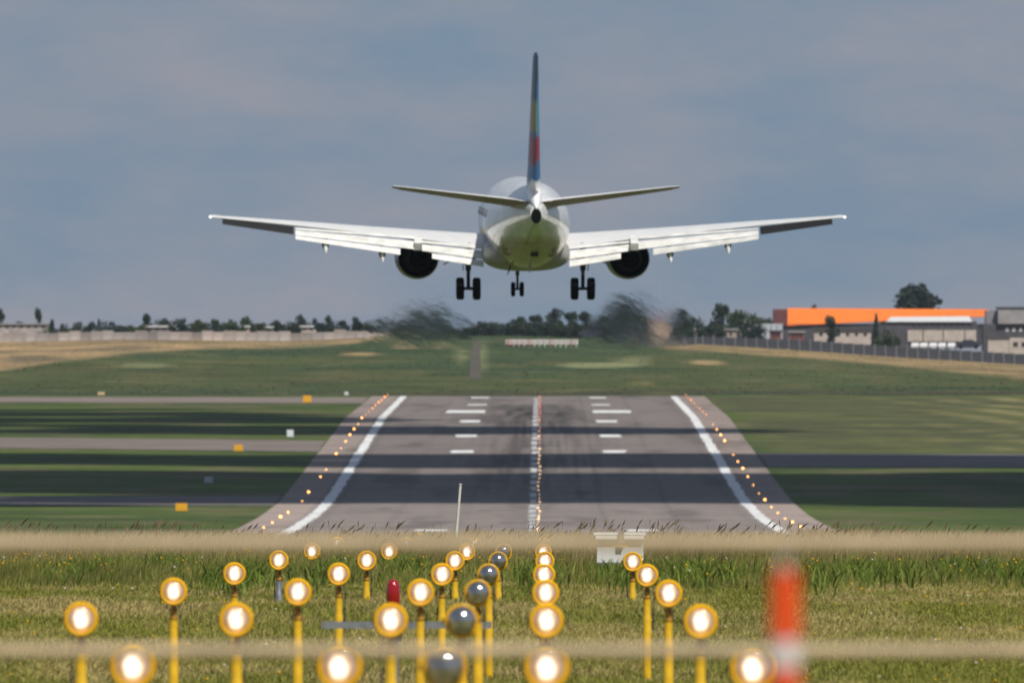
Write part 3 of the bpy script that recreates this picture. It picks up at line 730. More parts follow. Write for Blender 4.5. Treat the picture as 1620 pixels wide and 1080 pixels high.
clip_me = MB().box((0, 0, 0), (.022, .034, .03)).mesh('clamp'); clip_me.materials.append(dark_metal)
def clamps(t):
    for x in (-LR - .006, LR + .006): obj('clamp', clip_me, t).location = (x, -.01, 0)
cable_me = MB().tube([(0.012, .15, -.01), (.035, .18, -.08), (.055, .12, -.20), (.046, .05, -.34), (.044, .03, -.52)], .007, 6).mesh('cable', 60); cable_me.materials.append(dark_metal)
ROWY = {90: 1055, 120: 981, 150: 937, 180: 908.5, 210: 887, 240: 872.5, 270: 861.5, 300: 853}
ROWN = ['nearest', 'second', 'third', 'fourth', 'fifth', 'sixth', 'seventh', 'eighth']
POSN = ['far left', 'left of centre', 'middle', 'right of centre', 'far right']
def post(parent, X, d, zc, m, r=0.033, grey=False):
    h = zc - 0.225 - zg1(X, d) + 0.05
    MB().lathe([(r, -.225), (r, -.225 - min(.15, h * .4)), (r * 1.2, -.24 - min(.15, h * .4)), (r * 1.2, -.225 - h)], (0, 0.02, 0), 'Z', 14).build('post', m, parent, 35)
for ri, (d, yy) in enumerate(ROWY.items()):
    for k in range(5):
        X = axis(d) - 1.96 * 1 + k * 0.98 - 0.0
        px = 810 + X * F / d
        if px < -60 or px > 1680: continue
        if d == 300 and k in (0, 4): continue
        jit = random.uniform(-2, 2) * d / F
        c = Vector((X + jit * .6, d, ZC - (yy + (px - 700) * 0.004 - YH) * d / F))
        t = thing('approach_light', f'lit approach lamp on post, {POSN[k]} in the {ROWN[ri]} row of lamps', 'lamp', c, random.uniform(-.05, .05), 'lit yellow approach lamps in rows')
        obj('housing', ring_me, t); le = obj('lens', lens_me, t); le.rotation_euler = (0, random.uniform(-.08, .08), 0); obj('coupling', neck_me, t); clamps(t); ca = obj('cable', cable_me, t); ca.scale.x = random.choice([-1, 1]) * random.uniform(.7, 1.3)
        post(t, X, d, c.z, galv if (d >= 240 or (d == 210 and k == 0)) else yel)
for ri, (d, px) in enumerate(((90, 703), (120, 730), (150, 756), (180, 773), (210, 788), (240, 797))):
    X = PX(px, d); yy = ROWY[d] + 0.5
    c = Vector((X, d, ZC - (yy - YH) * d / F))
    t = thing('strobe_light', f'unlit silver glass strobe lamp on post beside the {ROWN[ri]} row of lamps', 'lamp', c, random.uniform(-.06, .06), 'unlit silver strobe lamps')
    obj('housing', strobe_ring_me, t); obj('glass_dome', dome_me, t); obj('coupling', neck_me, t); clamps(t); obj('cable', cable_me, t)
    post(t, X, d, c.z, galv if d == 240 else yel, 0.034)

# red beacon on a galvanised stand with a cross arm
d = 165.0; c = P(625, 988, d); gz = zg1(c.x, d)
t = thing('obstruction_beacon', 'galvanised stand with long cross arm among the yellow lamp posts', 'stand', (c.x, d, gz))
hz = c.z - gz
MB().tube([(0, 0.05, -.05), (0, 0.05, hz + .12)], 0.035, 12).build('mast', galv, t, 40)
MB().box((0.10, 0, hz), (1.48, 0.05, 0.06)).box((0.02, -.01, hz - .055), (.06, .07, .09)).build('cross_arm', galv, t)
MB().box((-.02, -.02, hz + .03), (.13, .10, .05)).box((.04, -.03, hz - .10), (.035, .05, .08)).build('clamp', dark_metal, t)
c2 = P(622, 961, d)
bl = thing('red_beacon', 'dark red glass beacon on the cross-arm stand', 'beacon', (c2.x, d, c2.z))
bl.scale = (1.05, 1.05, 1.05)
redg = mat('red_beacon_glass', (0.30, 0.005, 0.008), 0.12, spec=0.7)
MB().lathe([(.050, .02), (.056, .03), (.058, .14), (.052, .19), (.036, .225), (.004, .238)], (0, 0, 0), 'Z', 24).build('red_globe', redg, bl, 50)
MB().lathe([(.04, -.13), (.04, -.02), (.075, -.005), (.080, .008), (.060, .022), (.045, .028)], (0, 0, 0), 'Z', 20).build('base', mat('beacon_base_red', (0.35, 0.03, 0.01), 0.5), bl, 40)

# white marker pole in the long grass
d = 285.0; a = P(728.5, 766, d); b0 = P(719, 880, d); b0.z = zg1(b0.x, d) - .1
tag(MB().tube([b0, a], [.024, .020], 10).tube([a, a + Vector((0.001, 0, .012))], [.026, .022], 10).build('marker_pole', mat('offwhite_pole_paint', (.62, .62, .54), .6, var=.2, scale=8), None, 40), 'thin off-white pole leaning slightly in the long grass', 'pole')
# grey stakes
for px, y0, d, lab in ((1560, 884, 232, 'short weathered grey stake in the grass near the right edge'), (984, 893, 250, 'thin dark stake in the grass left of white cabinet')):
    a = P(px, y0, d); g0 = zg1(a.x, d)
    tag(MB().tube([(a.x, d, g0 - .1), (a.x - .01, d, a.z)], [.02, .017], 8).build('wooden_stake', mat('weathered_wood', (.24, .22, .20), .8, var=.3, scale=10), None, 40), lab, 'stake')
# white equipment cabinet
d = 236.0; cl, cr_ = P(943, 842, d), P(1018, 893, d); gz = cr_.z; wid = cr_.x - cl.x; hh = cl.z - cr_.z
cw = mat('white_cabinet_paint', (.66, .66, .63), .45, var=.12, scale=6)
t = thing('equipment_cabinet', 'small white equipment cabinet with flat lid in the long grass', 'cabinet', ((cl.x + cr_.x) / 2, d, gz))
MB().box((0, 0.10, hh * .27), (wid * .96, .30, hh * .54)).build('body', cw, t)
MB().box((0, 0.10, hh * .97), (wid * 1.10, .40, .03)).box((0, -.085, hh * .88), (wid * 1.02, .02, .06)).build('lid', cw, t)
for s in (-1, 1): MB().box((s * wid * .46, .02, hh * .5), (.045, .05, hh * .9)).build('upright', cw, t)
MB().box((0.02, -.10, hh * .83), (.07, .06, .16)).build('bracket', mat('brown_bracket', (.22, .18, .13), .7), t)
MB().box((0, .12, hh * .72), (wid * .88, .02, .10)).build('back_panel', cw, t)
MB().box((0, -.055, hh * .04), (wid * .98, .02, .03)).build('bottom_rail', galv, t)
for s in (-1, 1):
    gl = zg1(t.location.x + s * wid * .4, d) - .1 - gz
    MB().box((s * wid * .4, .1, (gl + hh * .03) / 2), (.04, .04, hh * .03 - gl)).build('leg', galv, t)

# ------------------------------------------------------------------ red and white pole with two rails, close to the camera
d = 30.0
red_p = mat('red_pole_paint', (0.86, 0.070, 0.002), .5, var=.12, scale=10); white_p = mat('white_pole_paint', (.72, .70, .70), .5, var=.1, scale=10)
px = 1241; X = PX(px, d); gz = zg1(X, d)
t = thing('marker_post', 'blurred red and white striped post close to the camera', 'post', (X, d, gz))
zrow = lambda y: ZC - (y - YH) * d / F - gz
cuts = [(880, 902), (902, 1013), (1013, 1056), (1056, 1250), (1250, 1500), (1500, 1800)]
for k, (ya, yb) in enumerate(cuts):
    z1, z0 = zrow(ya), zrow(yb)
    MB().lathe([(.022 if k else .006, z0), (.022 if k else .006, z1)], (0, 0, 0), 'Z', 20).build('red_band' if k % 2 else 'white_band', red_p if k % 2 else white_p, t, 40)
MB().lathe([(.022, -.1), (.022, zrow(1800))], (0, 0, 0), 'Z', 20).build('base', white_p, t, 40)
d = 46.0
rail_m = mat('tan_rail_wood', (.52, .40, .25), .7, var=.18, scale=7)
for yy, lab in ((859.5, 'upper of two blurred tan rails crossing close to the camera'), (1030, 'lower of two blurred tan rails crossing close to the camera')):
    zz = ZC - (yy - YH) * d / F
    tag(MB().tube([(-4.2, d + .08, zz + .003), (-1.4, d + .08, zz), (1.2, d + .08, zz), (4.2, d + .08, zz - .004)], .0160, 14).build('fence_rail', rail_m, None, 40), lab, 'rail', 'blurred tan rails')
for X in (-4.2, 4.2):
    tag(MB().tube([(X, d + .12, zg1(X, d) - .1), (X, d + .12, ZC - .30)], .04, 12).build('fence_post', rail_m, None, 40), 'plain tan wooden post at the %s end of the rails' % ('left' if X < 0 else 'right'), 'post')

# ------------------------------------------------------------------ signs beside the runway
sig = mat('amber_sign_panel', (.80, .40, .015), .5, var=.15, scale=4); sgf = mat('sign_frame', (.05, .05, .05), .6); whs = mat('white_sign_panel', (.74, .76, .78), .5, var=.1, scale=3)
def sign(px, py, w, h, d, m, lab):
    a = P(px, py, d); gz = zg1(a.x, d)
    t = thing('airfield_sign', lab, 'sign', (a.x, d, gz))
    W, H = w * d / F, h * d / F
    zc = max(a.z - gz, H / 2 + .15)
    MB().box((0, 0, zc), (W, .18, H)).build('panel', m, t)
    MB().box((0, .02, zc), (W + .12, .12, H + .12)).build('frame', m, t)
    for s in (-1, 1): MB().box((s * W * .35, .02, (zc - H / 2 - .05) / 2), (.07, .07, zc - H / 2 - .0)).build('leg', sgf, t)
sign(287, 802, 17, 11, 2085, sig, 'amber taxiway sign on grass, nearest and largest of the amber signs')
sign(377, 713.5, 13, 9, 2575, sig, 'amber taxiway sign on the middle left taxiway edge')
sign(486, 636, 12, 10, 3225, sig, 'farthest amber sign, by the thin upper left taxiway')
sign(459, 690, 9, 10, 2712, whs, 'small white board beside the middle left taxiway')
sign(330, 766, 12, 8, 2320, mat('blue_grey_panel', (.42, .48, .52), .5), 'pale blue-grey box in the dark grass left of the runway')
sign(548, 625, 5, 4, 3385, whs, 'tiny white marker just above the thin upper left taxiway')
sign(160, 626, 10, 4, 3385, mat('straw_board', (.6, .45, .25), .6), 'small straw-coloured board at far left above the upper taxiway')

# ------------------------------------------------------------------ localizer aerial beyond the runway end
d = 4080.0
rwred = mat('antenna_red_paint', (.50, .10, .08), .6); rwwh = mat('antenna_white_paint', (.72, .66, .64), .6)
xa, xb = PX(800, d), PX(916, d); gz = zg1((xa + xb) / 2, d); top = P(800, 537, d).z - gz
t = thing('localizer_array', 'low red and white aerial frame on grass beyond the runway', 'antenna', ((xa + xb) / 2, d, gz))
n = 14
for k in range(n):
    x = xa + (xb - xa) * (k + .5) / n - (xa + xb) / 2
    f_ = MB().box((x, 0, top * .45), (.16, .16, top * .95 + .3)).box((x, -.9, top * .8), (.10, 1.8, .10)).build('antenna_mast', rwred if k % 4 == 0 else rwwh, t)
for zz, m in ((.85, rwwh), (.5, rwwh)):
    MB().box((0, .1, top * zz), ((xb - xa), .10, .34)).build('cross_bar', m, t)
MB().box((xa + 2.2 - (xa + xb) / 2, 1.2, top * .45), (4.2, 1.6, top * .9 + .3)).build('hut', rwred, t)

# ------------------------------------------------------------------ boundary wall (left) and mesh fence (right)
conc = mat('pale_concrete', (.52, .45, .42), .85, var=.45, scale=.55, bump=.2)
conc2 = mat('pale_concrete_post', (.36, .32, .30), .85, var=.2, scale=1)
wall = thing('boundary_wall', 'long pale concrete panel wall along the far left skyline', 'wall')
xs_ = np.arange(-30, 606, 17.5)
pm = MB().box((0, 0, 0), (1, .12, 1)).mesh('wall_panel'); pm.materials.append(conc)
pp = MB().box((0, 0, 0), (.26, .26, 1)).mesh('wall_post'); pp.materials.append(conc2)
dW = 4302.0
for i, px in enumerate(xs_):
    X0, X1 = PX(px, dW), PX(px + 17.5, dW)
    z0 = min(zg1(X0, dW), zg1(X1, dW)) - .2; hgt = 2.2 + random.uniform(-.32, .25)
    if px > 540: hgt *= 1 - (px - 540) / 150
    o = obj('wall_panel', pm, wall); o.location = ((X0 + X1) / 2, dW, z0 + hgt / 2); o.scale = (X1 - X0 - .16, 1, hgt)
    o = obj('wall_post', pp, wall); o.location = (X0, dW, z0 + hgt / 2 + .05); o.scale = (1, 1, hgt + .1)
fence = thing('mesh_fence', 'long dark mesh fence with pale posts along the right skyline', 'fence')
fmesh = mat('dark_fence_mesh', (.055, .058, .07), .8, var=.3, scale=1.5); fpost = mat('pale_fence_post', (.26, .26, .28), .6)
pm2 = MB().box((0, 0, 0), (1, .06, 1)).mesh('fence_panel'); pm2.materials.append(fmesh)
pp2 = MB().box((0, 0, 0), (.14, .14, 1)).mesh('fence_post'); pp2.materials.append(fpost)
for i, px in enumerate(np.arange(1010, 1660, 17.0)):
    X0, X1 = PX(px, dW), PX(px + 17.0, dW); za, zb_ = zg1(X0, dW), zg1(X1, dW)
    h = 1.6 + 1.1 * min(1, (px - 1010) / 250)
    o = obj('fence_panel', pm2, fence); o.location = ((X0 + X1) / 2, dW, min(za, zb_) - .2 + h / 2); o.scale = (X1 - X0 - .10, 1, h)
    o = obj('fence_post', pp2, fence); o.location = (X0, dW - .02, za - .2 + h / 2 + .1); o.scale = (1, 1, h + .25)

_n = conc.node_tree; _oi = _n.nodes.new('ShaderNodeObjectInfo'); _mr = _n.nodes.new('ShaderNodeMapRange'); _mr.inputs[3].default_value = .55; _mr.inputs[4].default_value = 1.1
_n.links.new(_oi.outputs['Random'], _mr.inputs[0]); _sv = _n.nodes.new('ShaderNodeVectorMath'); _sv.operation = 'SCALE'
_bc = _n.nodes['Principled BSDF'].inputs['Base Color']; _src = _bc.links[0].from_socket; _n.links.new(_src, _sv.inputs[0]); _n.links.new(_mr.outputs[0], _sv.inputs['Scale']); _n.links.new(_sv.outputs[0], _bc)
# ------------------------------------------------------------------ buildings behind the fences
orange = mat('orange_roof_sheet', (.86, .20, .02), .55, var=.12, scale=.5, stretch=(1, 1, .2)); dred = mat('dark_red_gable', (.17, .05, .05), .8, var=.2, scale=1)
beige = mat('beige_render', (.52, .44, .38), .85, var=.18, scale=.6); greyb = mat('grey_cladding', (.33, .31, .31), .8, var=.2, scale=.5); dkw = mat('dark_wall', (.085, .08, .09), .85, var=.3, scale=.7)
whroof = mat('white_roof_sheet', (.70, .69, .68), .5, var=.1, scale=.7); glassd = mat('dark_window_glass', (.04, .045, .055), .15); redb = mat('red_brick', (.24, .075, .065), .85, var=.2, scale=1)
def bbox(px0, py0, px1, py1, d, dep):
    """pixel rectangle at distance d -> centre and size of a block dep deep, standing on z of its lower row"""
    a, b_ = P(px0, py0, d), P(px1, py1, d)
    return ((a.x + b_.x) / 2, d + dep / 2, (a.z + b_.z) / 2), (abs(b_.x - a.x), dep, abs(a.z - b_.z))
def wins(parent, px0, py0, px1, py1, d, n, m=glassd, frac=.55, name='window'):
    for k in range(n):
        a = px0 + (px1 - px0) * (k + (1 - frac) / 2) / n; b_ = a + (px1 - px0) * frac / n
        c, s = bbox(a, py0, b_, py1, d, .16); c = (c[0], d - .02, c[2])
        MB().box(c, s).build(name, m, parent)
# orange-roofed warehouse
d = 4560.0
t = thing('warehouse', 'long low warehouse with bright orange sloping roof', 'building')
c, s = bbox(1236, 512, 1562, 545, d, 16); MB().box(c, s).build('wall', dkw, t)
a, b_ = P(1246, 487, d), P(1566, 489, d); e0, e1 = P(1243, 515, d), P(1562, 500.5, d)
MB().add([e0 + Vector((0, -.6, 0)), e1 + Vector((0, -.6, 0)), b_ + Vector((0, 8, 0)), a + Vector((0, 8, 0)), e0 + Vector((0, 16, 0)), e1 + Vector((0, 16, 0))], [(0, 1, 2, 3), (3, 2, 5, 4), (0, 3, 4), (1, 5, 2), (0, 4, 5, 1)]).build('roof', orange, t)
g0, g1 = P(1224, 489, d), P(1246, 515, d)
MB().box(((g0.x + g1.x) / 2, d + 7, (g0.z + g1.z) / 2), (g1.x - g0.x, 15, g0.z - g1.z)).build('gable_end', dred, t)
wins(t, 1400, 513, 1555, 518, d, 16)
# white lean-to roof in front
d = 4500.0
t = thing('storage_shed', 'long beige shed with white roof strip below the orange roof', 'building')
c, s = bbox(1400, 508, 1545, 550, d, 10); MB().box(c, s).build('wall', dkw, t)
r0, r1 = P(1402, 509, d), P(1538, 509, d); r2, r3 = P(1534, 500, d), P(1410, 501, d)
MB().add([r0 + Vector((0, -.5, 0)), r1 + Vector((0, -.5, 0)), r2 + Vector((0, 5, 0)), r3 + Vector((0, 5, 0)), r0 + Vector((0, 10, 0)), r1 + Vector((0, 10, 0))], [(0, 1, 2, 3), (3, 2, 5, 4), (0, 3, 4), (1, 5, 2), (0, 4, 5, 1)]).build('roof', whroof, t)
for x0, x1 in ((1436, 1460), (1461, 1492), (1493, 1526), (1527, 1545)):
    c, s = bbox(x0, 522, x1 - .6, 540, d - .3, .25); MB().box(c, s).build('wall_panel', beige, t)
wins(t, 1440, 511.5, 1540, 515.5, d, 10)
t = thing('beige_shed', 'low beige shed left of the dark conifer below the orange roof', 'building')
c, s = bbox(1288, 521, 1378, 545, d, 8); MB().box(c, s).build('wall', beige, t)
c, s = bbox(1284, 517.5, 1381, 521, d - .6, 9); MB().box(c, s).build('roof', dkw, t)
wins(t, 1292, 526, 1376, 531, d, 6, frac=.35)
# grey block at right edge
t = thing('grey_block', 'flat-roofed grey building at the right edge of the skyline', 'building')
c, s = bbox(1579, 487, 1680, 512, 4530, 14); MB().box(c, s).build('upper_wall', greyb, t)
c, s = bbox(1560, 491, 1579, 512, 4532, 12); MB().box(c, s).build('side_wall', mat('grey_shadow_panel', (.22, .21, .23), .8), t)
c, s = bbox(1555, 512, 1680, 560, 4531, 13); MB().box(c, s).build('lower_wall', dkw, t)
wins(t, 1588, 518, 1620, 524, 4531, 3, whroof, .45)
c, s = bbox(1577, 485.5, 1682, 487, 4529.7, 14.6); MB().box(c, s).build('parapet', dkw, t)
t = thing('beige_block', 'beige block with plain walls behind fence at right edge', 'building')
c, s = bbox(1563, 535, 1596, 572, 4440, 9); MB().box(c, s).build('wall', beige, t)
c, s = bbox(1596.5, 534, 1680, 572, 4441, 8); MB().box(c, s).build('annex_wall', beige, t)
wins(t, 1600, 541, 1640, 548, 4441, 3)
c, s = bbox(1561, 533.5, 1598, 535, 4439.7, 9.6); MB().box(c, s).build('roof', dkw, t)
# red lorry-like sheds and pale container left of the warehouse
t = thing('red_shed', 'small dull red shed in front of the dark red gable', 'building')
c, s = bbox(1218, 525, 1236, 545, 4480, 4); MB().box(c, s).build('wall', redb, t); c, s = bbox(1216, 522, 1238, 525, 4479.6, 4.8); MB().box(c, s).build('roof', dkw, t)
wins(t, 1221, 529, 1233, 533, 4480, 2)
t = thing('red_shed', 'wide dull red shed between the gable and the beige shed', 'building')
c, s = bbox(1249, 526, 1272, 545, 4482, 4); MB().box(c, s).build('wall', redb, t); c, s = bbox(1247, 523.5, 1274, 526, 4481.6, 4.8); MB().box(c, s).build('roof', greyb, t)
wins(t, 1252, 530, 1270, 534, 4482, 3)
t = thing('pale_container', 'pale blue-white container left of the dark red gable', 'container')
pbl = mat('pale_blue_sheet', (.50, .54, .60), .6, var=.2, scale=1)
c, s = bbox(1190, 512, 1238, 545, 4500, 3); MB().box(c, s).build('body', pbl, t)
for k in range(5): 
    c, s = bbox(1192 + 9 * k, 514, 1194 + 9 * k, 540, 4499.9, .1); MB().box(c, s).build('rib', greyb, t)
t = thing('low_wall_building', 'low pinkish-beige building left of the pale container', 'building')
c, s = bbox(1092, 522, 1186, 548, 4470, 5); MB().box(c, s).build('wall', mat('pinkish_render', (.42, .33, .29), .85, var=.2, scale=.8), t)
c, s = bbox(1090, 519.5, 1188, 522, 4469.6, 5.8); MB().box(c, s).build('roof', greyb, t); wins(t, 1095, 526, 1184, 531, 4470, 8, frac=.3)
# little house with red roof in the middle trees
d = 4420.0
t = thing('small_house', 'tiny cream house with dull red roof among the centre trees', 'building')
c, s = bbox(1032, 504, 1053, 540, d, 4); MB().box(c, s).build('wall', mat('cream_render', (.50, .36, .26), .85), t)
a, b_ = P(1030, 505, d), P(1055, 505, d); r_ = P(1042, 493, d)
MB().add([a + Vector((0, -.4, 0)), b_ + Vector((0, -.4, 0)), b_ + Vector((0, 4.4, 0)), a + Vector((0, 4.4, 0)), r_ + Vector((0, -.4, 0)), r_ + Vector((0, 4.4, 0))], [(0, 1, 4), (2, 3, 5), (1, 2, 5, 4), (3, 0, 4, 5), (0, 3, 2, 1)]).build('roof', redb, t)
wins(t, 1037, 510, 1047, 516, d, 1)
# pale sheds behind the left wall
for px0, py0, px1, lab in ((-20, 511, 76, 'long flat pale building behind wall at the left edge'), (218, 515, 278, 'low white shed behind wall right of dark round tree'), (386, 515, 395, 'narrow white kiosk behind the left wall'),
                           (405, 516, 433, 'small cream shed behind the left wall, wider of two'), (474, 515, 500, 'small cream shed behind the wall, farthest right')):
    d = 4360.0
    t = thing('pale_shed', lab, 'building')
    c, s = bbox(px0, py0 + 2.5, px1, 545, d, 6); MB().box(c, s).build('wall', conc if px0 < 300 else beige, t)
    c, s = bbox(px0 - 1, py0, px1 + 1, py0 + 2.5, d - .4, 6.8); MB().box(c, s).build('roof', greyb if px0 < 0 else whroof, t)
    wins(t, px0 + 2, py0 + 4, px1 - 2, py0 + 7, d, max(1, int((px1 - px0) / 12)), frac=.4)
# parked vehicles seen over the fence
cwm = mat('white_car_paint', (.74, .73, .72), .3, coat=.5); cdm = mat('dark_car_paint', (.03, .035, .06), .3, coat=.5)
def car_proto(m):
    t = thing('parked_car', None, 'car')
    prof = [(-2.1, .35), (-2.15, .75), (-1.5, .95), (-.9, 1.42), (.7, 1.45), (1.6, .98), (2.1, .85), (2.15, .35)]
    MB().rings([[(x, y, z) for x, z in prof] for y in (-.85, .85)]).build('body', m, t, 30)
    for s in (-1, 1):
        MB().add([(-1.3, s * .86, .98), (1.3, s * .86, .98), (.65, s * .86, 1.38), (-.85, s * .86, 1.38)], [(0, 1, 2, 3)]).build('side_window', glassd, t)
        for x in (-1.35, 1.35): MB().lathe([(.33, -.1), (.33, .1)], (x, s * .8, .33), 'Y', 16).build('wheel', tyre, t)
    return t
c0 = None
for k, px in enumerate((1449, 1463, 1477, 1491, 1506)):
    if c0 is None: c0 = o = car_proto(cwm)
    else: o = copy_tree(c0)
    dd_ = 4380; X = PX(px, dd_); o.location = (X, dd_, P(px, 552, dd_).z); o.rotation_euler = (0, 0, R(80 + 6 * random.random()))
    tag(o, f'white parked car behind the mesh fence, {ORD[k]} from the left in its row', group='white cars parked behind the fence')
c0 = None
for k, (px, dd_, lab) in enumerate(((990, 4320, 'dark blue van-like vehicle behind the fence at centre right'), (936, 4330, 'dark blue parked vehicle near the centre trees'), (1532, 4385, 'dark vehicle parked right of the white cars'))):
    if c0 is None: c0 = o = car_proto(cdm)
    else: o = copy_tree(c0)
    X = PX(px, dd_); o.location = (X, dd_, (zg1(X, dd_) - .1) if k < 2 else P(px, 552, dd_).z); o.scale = (1.3, 1.2, 1.5)
    tag(o, lab, 'car')

# ------------------------------------------------------------------ trees
def leaf_mat(name, c1, c2):
    m = bpy.data.materials.new(name); m.use_nodes = True; nt = m.node_tree; b = nt.nodes['Principled BSDF']; b.inputs['Roughness'].default_value = .7; b.inputs['Specular IOR Level'].default_value = .2
    t = nt.nodes.new('ShaderNodeTexCoord'); n = nt.nodes.new('ShaderNodeTexNoise'); n.inputs['Scale'].default_value = 1.3; nt.links.new(t.outputs['Object'], n.inputs['Vector'])
    r = nt.nodes.new('ShaderNodeValToRGB'); r.color_ramp.elements[0].position = .38; r.color_ramp.elements[0].color = (*c1, 1); r.color_ramp.elements[1].position = .64; r.color_ramp.elements[1].color = (*c2, 1)
    nt.links.new(n.outputs['Fac'], r.inputs[0]); nt.links.new(r.outputs[0], b.inputs['Base Color'])
    tr = nt.nodes.new('ShaderNodeBsdfTranslucent'); nt.links.new(r.outputs[0], tr.inputs['Color'])
    ms = nt.nodes.new('ShaderNodeMixShader'); ms.inputs[0].default_value = .25; nt.links.new(b.outputs[0], ms.inputs[1]); nt.links.new(tr.outputs[0], ms.inputs[2]); nt.links.new(ms.outputs[0], nt.nodes['Material Output'].inputs[0])
    return m
leafA = leaf_mat('foliage_dark', (.022, .040, .022), (.045, .070, .032)); leafB = leaf_mat('foliage_mid', (.035, .058, .020), (.070, .098, .034)); leafC = leaf_mat('foliage_blue', (.020, .036, .028), (.036, .056, .040))
bark = mat('bark', (.10, .08, .06), .9, var=.4, scale=4)
def crown_mesh(seed, kind):
    """unit tree: height 1, half width .5; leaf clumps spread through several lobes"""
    rg = np.random.default_rng(seed)
    lobes = []
    if kind == 'round':
        for _ in range(15): 
            a = rg.uniform(0, 6.28); rr = rg.uniform(0.08, .34); z = rg.uniform(.10, .82); k = 1 - .6 * max(0, (z - .55) / .4)
            lobes.append((rr * k * math.cos(a), rr * k * math.sin(a), z, rg.uniform(.12, .21)))
        for z, r_ in ((.18, .24), (.36, .25), (.54, .23), (.70, .20), (.83, .15)): lobes.append((rg.uniform(-.06, .06), rg.uniform(-.06, .06), z, r_))
    elif kind == 'tall':
        for z in (.15, .3, .45, .6, .75, .86): lobes.append((rg.uniform(-.05, .05), rg.uniform(-.05, .05), z, .2 - .12 * abs(z - .45)))
        for _ in range(10):
            a = rg.uniform(0, 6.28); z = rg.uniform(.1, .88); k = .34 * (1 - abs(z - .5)); lobes.append((k * math.cos(a), k * math.sin(a), z, rg.uniform(.09, .19)))
    elif kind == 'cone':
        for i in range(14):
            z = .08 + .84 * i / 13; k = .34 * (1 - z); a = rg.uniform(0, 6.28); lobes.append((k * .5 * math.cos(a), k * .5 * math.sin(a), z, .05 + .34 * (1 - z)))
    else:
        for _ in range(14):
            a = rg.uniform(0, 6.28); rr = rg.uniform(.05, .42); z = rg.uniform(.12, .78); lobes.append((rr * math.cos(a), rr * math.sin(a), z, rg.uniform(.12, .24)))
    V, Fc = [], []
    for lx, ly, lz, lr in lobes:
        for _ in range(95):
            v = rg.normal(size=3); v /= np.linalg.norm(v); p = np.array([lx, ly, lz]) + v * lr * rg.uniform(.55, 1.08) * np.array([1, 1, .82])
            if p[2] < .02: continue
            a = rg.normal(size=3) + v * .8; a /= np.linalg.norm(a); b_ = np.cross(a, rg.normal(size=3)); b_ /= np.linalg.norm(b_); c = np.cross(a, b_)
            s = rg.uniform(.022, .048)
            o = len(V); V += [tuple(p + b_ * s), tuple(p + c * s * .8), tuple(p - b_ * s), tuple(p - c * s * .8)]; Fc.append((o, o + 1, o + 2, o + 3))
    me = bpy.data.meshes.new('crown'); me.from_pydata(V, [], Fc); return me
def trunk_mesh(seed):
    rg = random.Random(seed); m = MB()
    m.tube([(0, 0, -.05), (.01, 0, .25), (.0, .01, .5), (.015, 0, .75)], [.04, .03, .02, .006], 8)
    for _ in range(6):
        a = rg.uniform(0, 6.28); z = rg.uniform(.22, .5); r = rg.uniform(.18, .34)
        m.tube([(0, 0, z), (r * .5 * math.cos(a), r * .5 * math.sin(a), z + .12), (r * math.cos(a), r * math.sin(a), z + .26)], [.016, .010, .003], 6)
    me = m.mesh('trunk', 50); me.materials.append(bark); return me
CR = {}
for kind in ('round', 'tall', 'bush', 'cone'):
    for v in range(3):
        for li, lmz in enumerate((leafA, leafB, leafC)):
            if v == 0 or kind in ('round', 'bush'):
                me = crown_mesh(100 + v * 7 + li * 31 + hash(kind) % 1 + {'round': 0, 'tall': 200, 'bush': 400, 'cone': 600}[kind], kind); me.materials.append(lmz); CR[(kind, v, li)] = me
TR = [trunk_mesh(k) for k in range(3)]
SIZE = lambda h: 'tall' if h > 34 else ('medium' if h > 22 else 'low')
TONE = ['dark green', 'fresh green', 'blue-green']
KN = {'round': 'round-crowned tree', 'tall': 'slim tree', 'bush': 'bush', 'cone': 'pointed conifer'}
def tree(px, ytop, wpx, d, kind, tone, lab, ybase=None, group=None):
    X = PX(px, d); gz = zg1(X, d) if ybase is None else P(px, ybase, d).z
    H = P(px, ytop, d).z - gz; W = wpx * d / F
    v = random.randrange(3)
    key = (kind, v, tone) if (kind, v, tone) in CR else (kind, 0, tone)
    t = thing('bush' if kind == 'bush' else ('conifer' if kind == 'cone' else 'tree'), lab, 'bush' if kind == 'bush' else 'tree', (X, d, gz), random.uniform(0, 6.28), group)
    t.scale = (W / .95, W / .95, H / .99)
    obj('trunk', TR[v], t); obj('crown', CR[key], t)
left = [(2, 488, 17, 'tall', 0), (27, 504, 22, 'bush', 2), (45, 507, 20, 'bush', 2), (62, 488, 19, 'tall', 0), (82, 503, 18, 'round', 2), (98, 505, 22, 'bush', 2), (118, 505, 30, 'bush', 0), (142, 503, 22, 'bush', 2), (156, 503, 12, 'tall', 2), (168, 507, 8, 'tall', 2),
        (198, 507, 34, 'bush', 1), (232, 494, 32, 'round', 0), (262, 502, 30, 'round', 0), (288, 508, 34, 'bush', 1), (312, 504, 36, 'round', 1), (338, 503, 30, 'round', 0), (364, 505, 26, 'tall', 2), (391, 498, 36, 'round', 1), (432, 509, 34, 'bush', 0), (456, 511, 30, 'bush', 0),
        (477, 496, 30, 'round', 0), (498, 503, 26, 'tall', 2), (521, 497, 24, 'round', 0), (543, 505, 26, 'round', 0), (562, 499, 26, 'round', 0), (586, 506, 32, 'bush', 0), (610, 505, 36, 'round', 2)]
for i, (px, yt, w, kind, tone) in enumerate(left):
    tree(px, yt, w, 4400 + 30 * (i % 4), kind, tone, f'{SIZE(535 - yt)} {TONE[tone]} {KN[kind]}, {ORD[i]} from the left behind the pale wall', group='trees and bushes behind the pale wall')
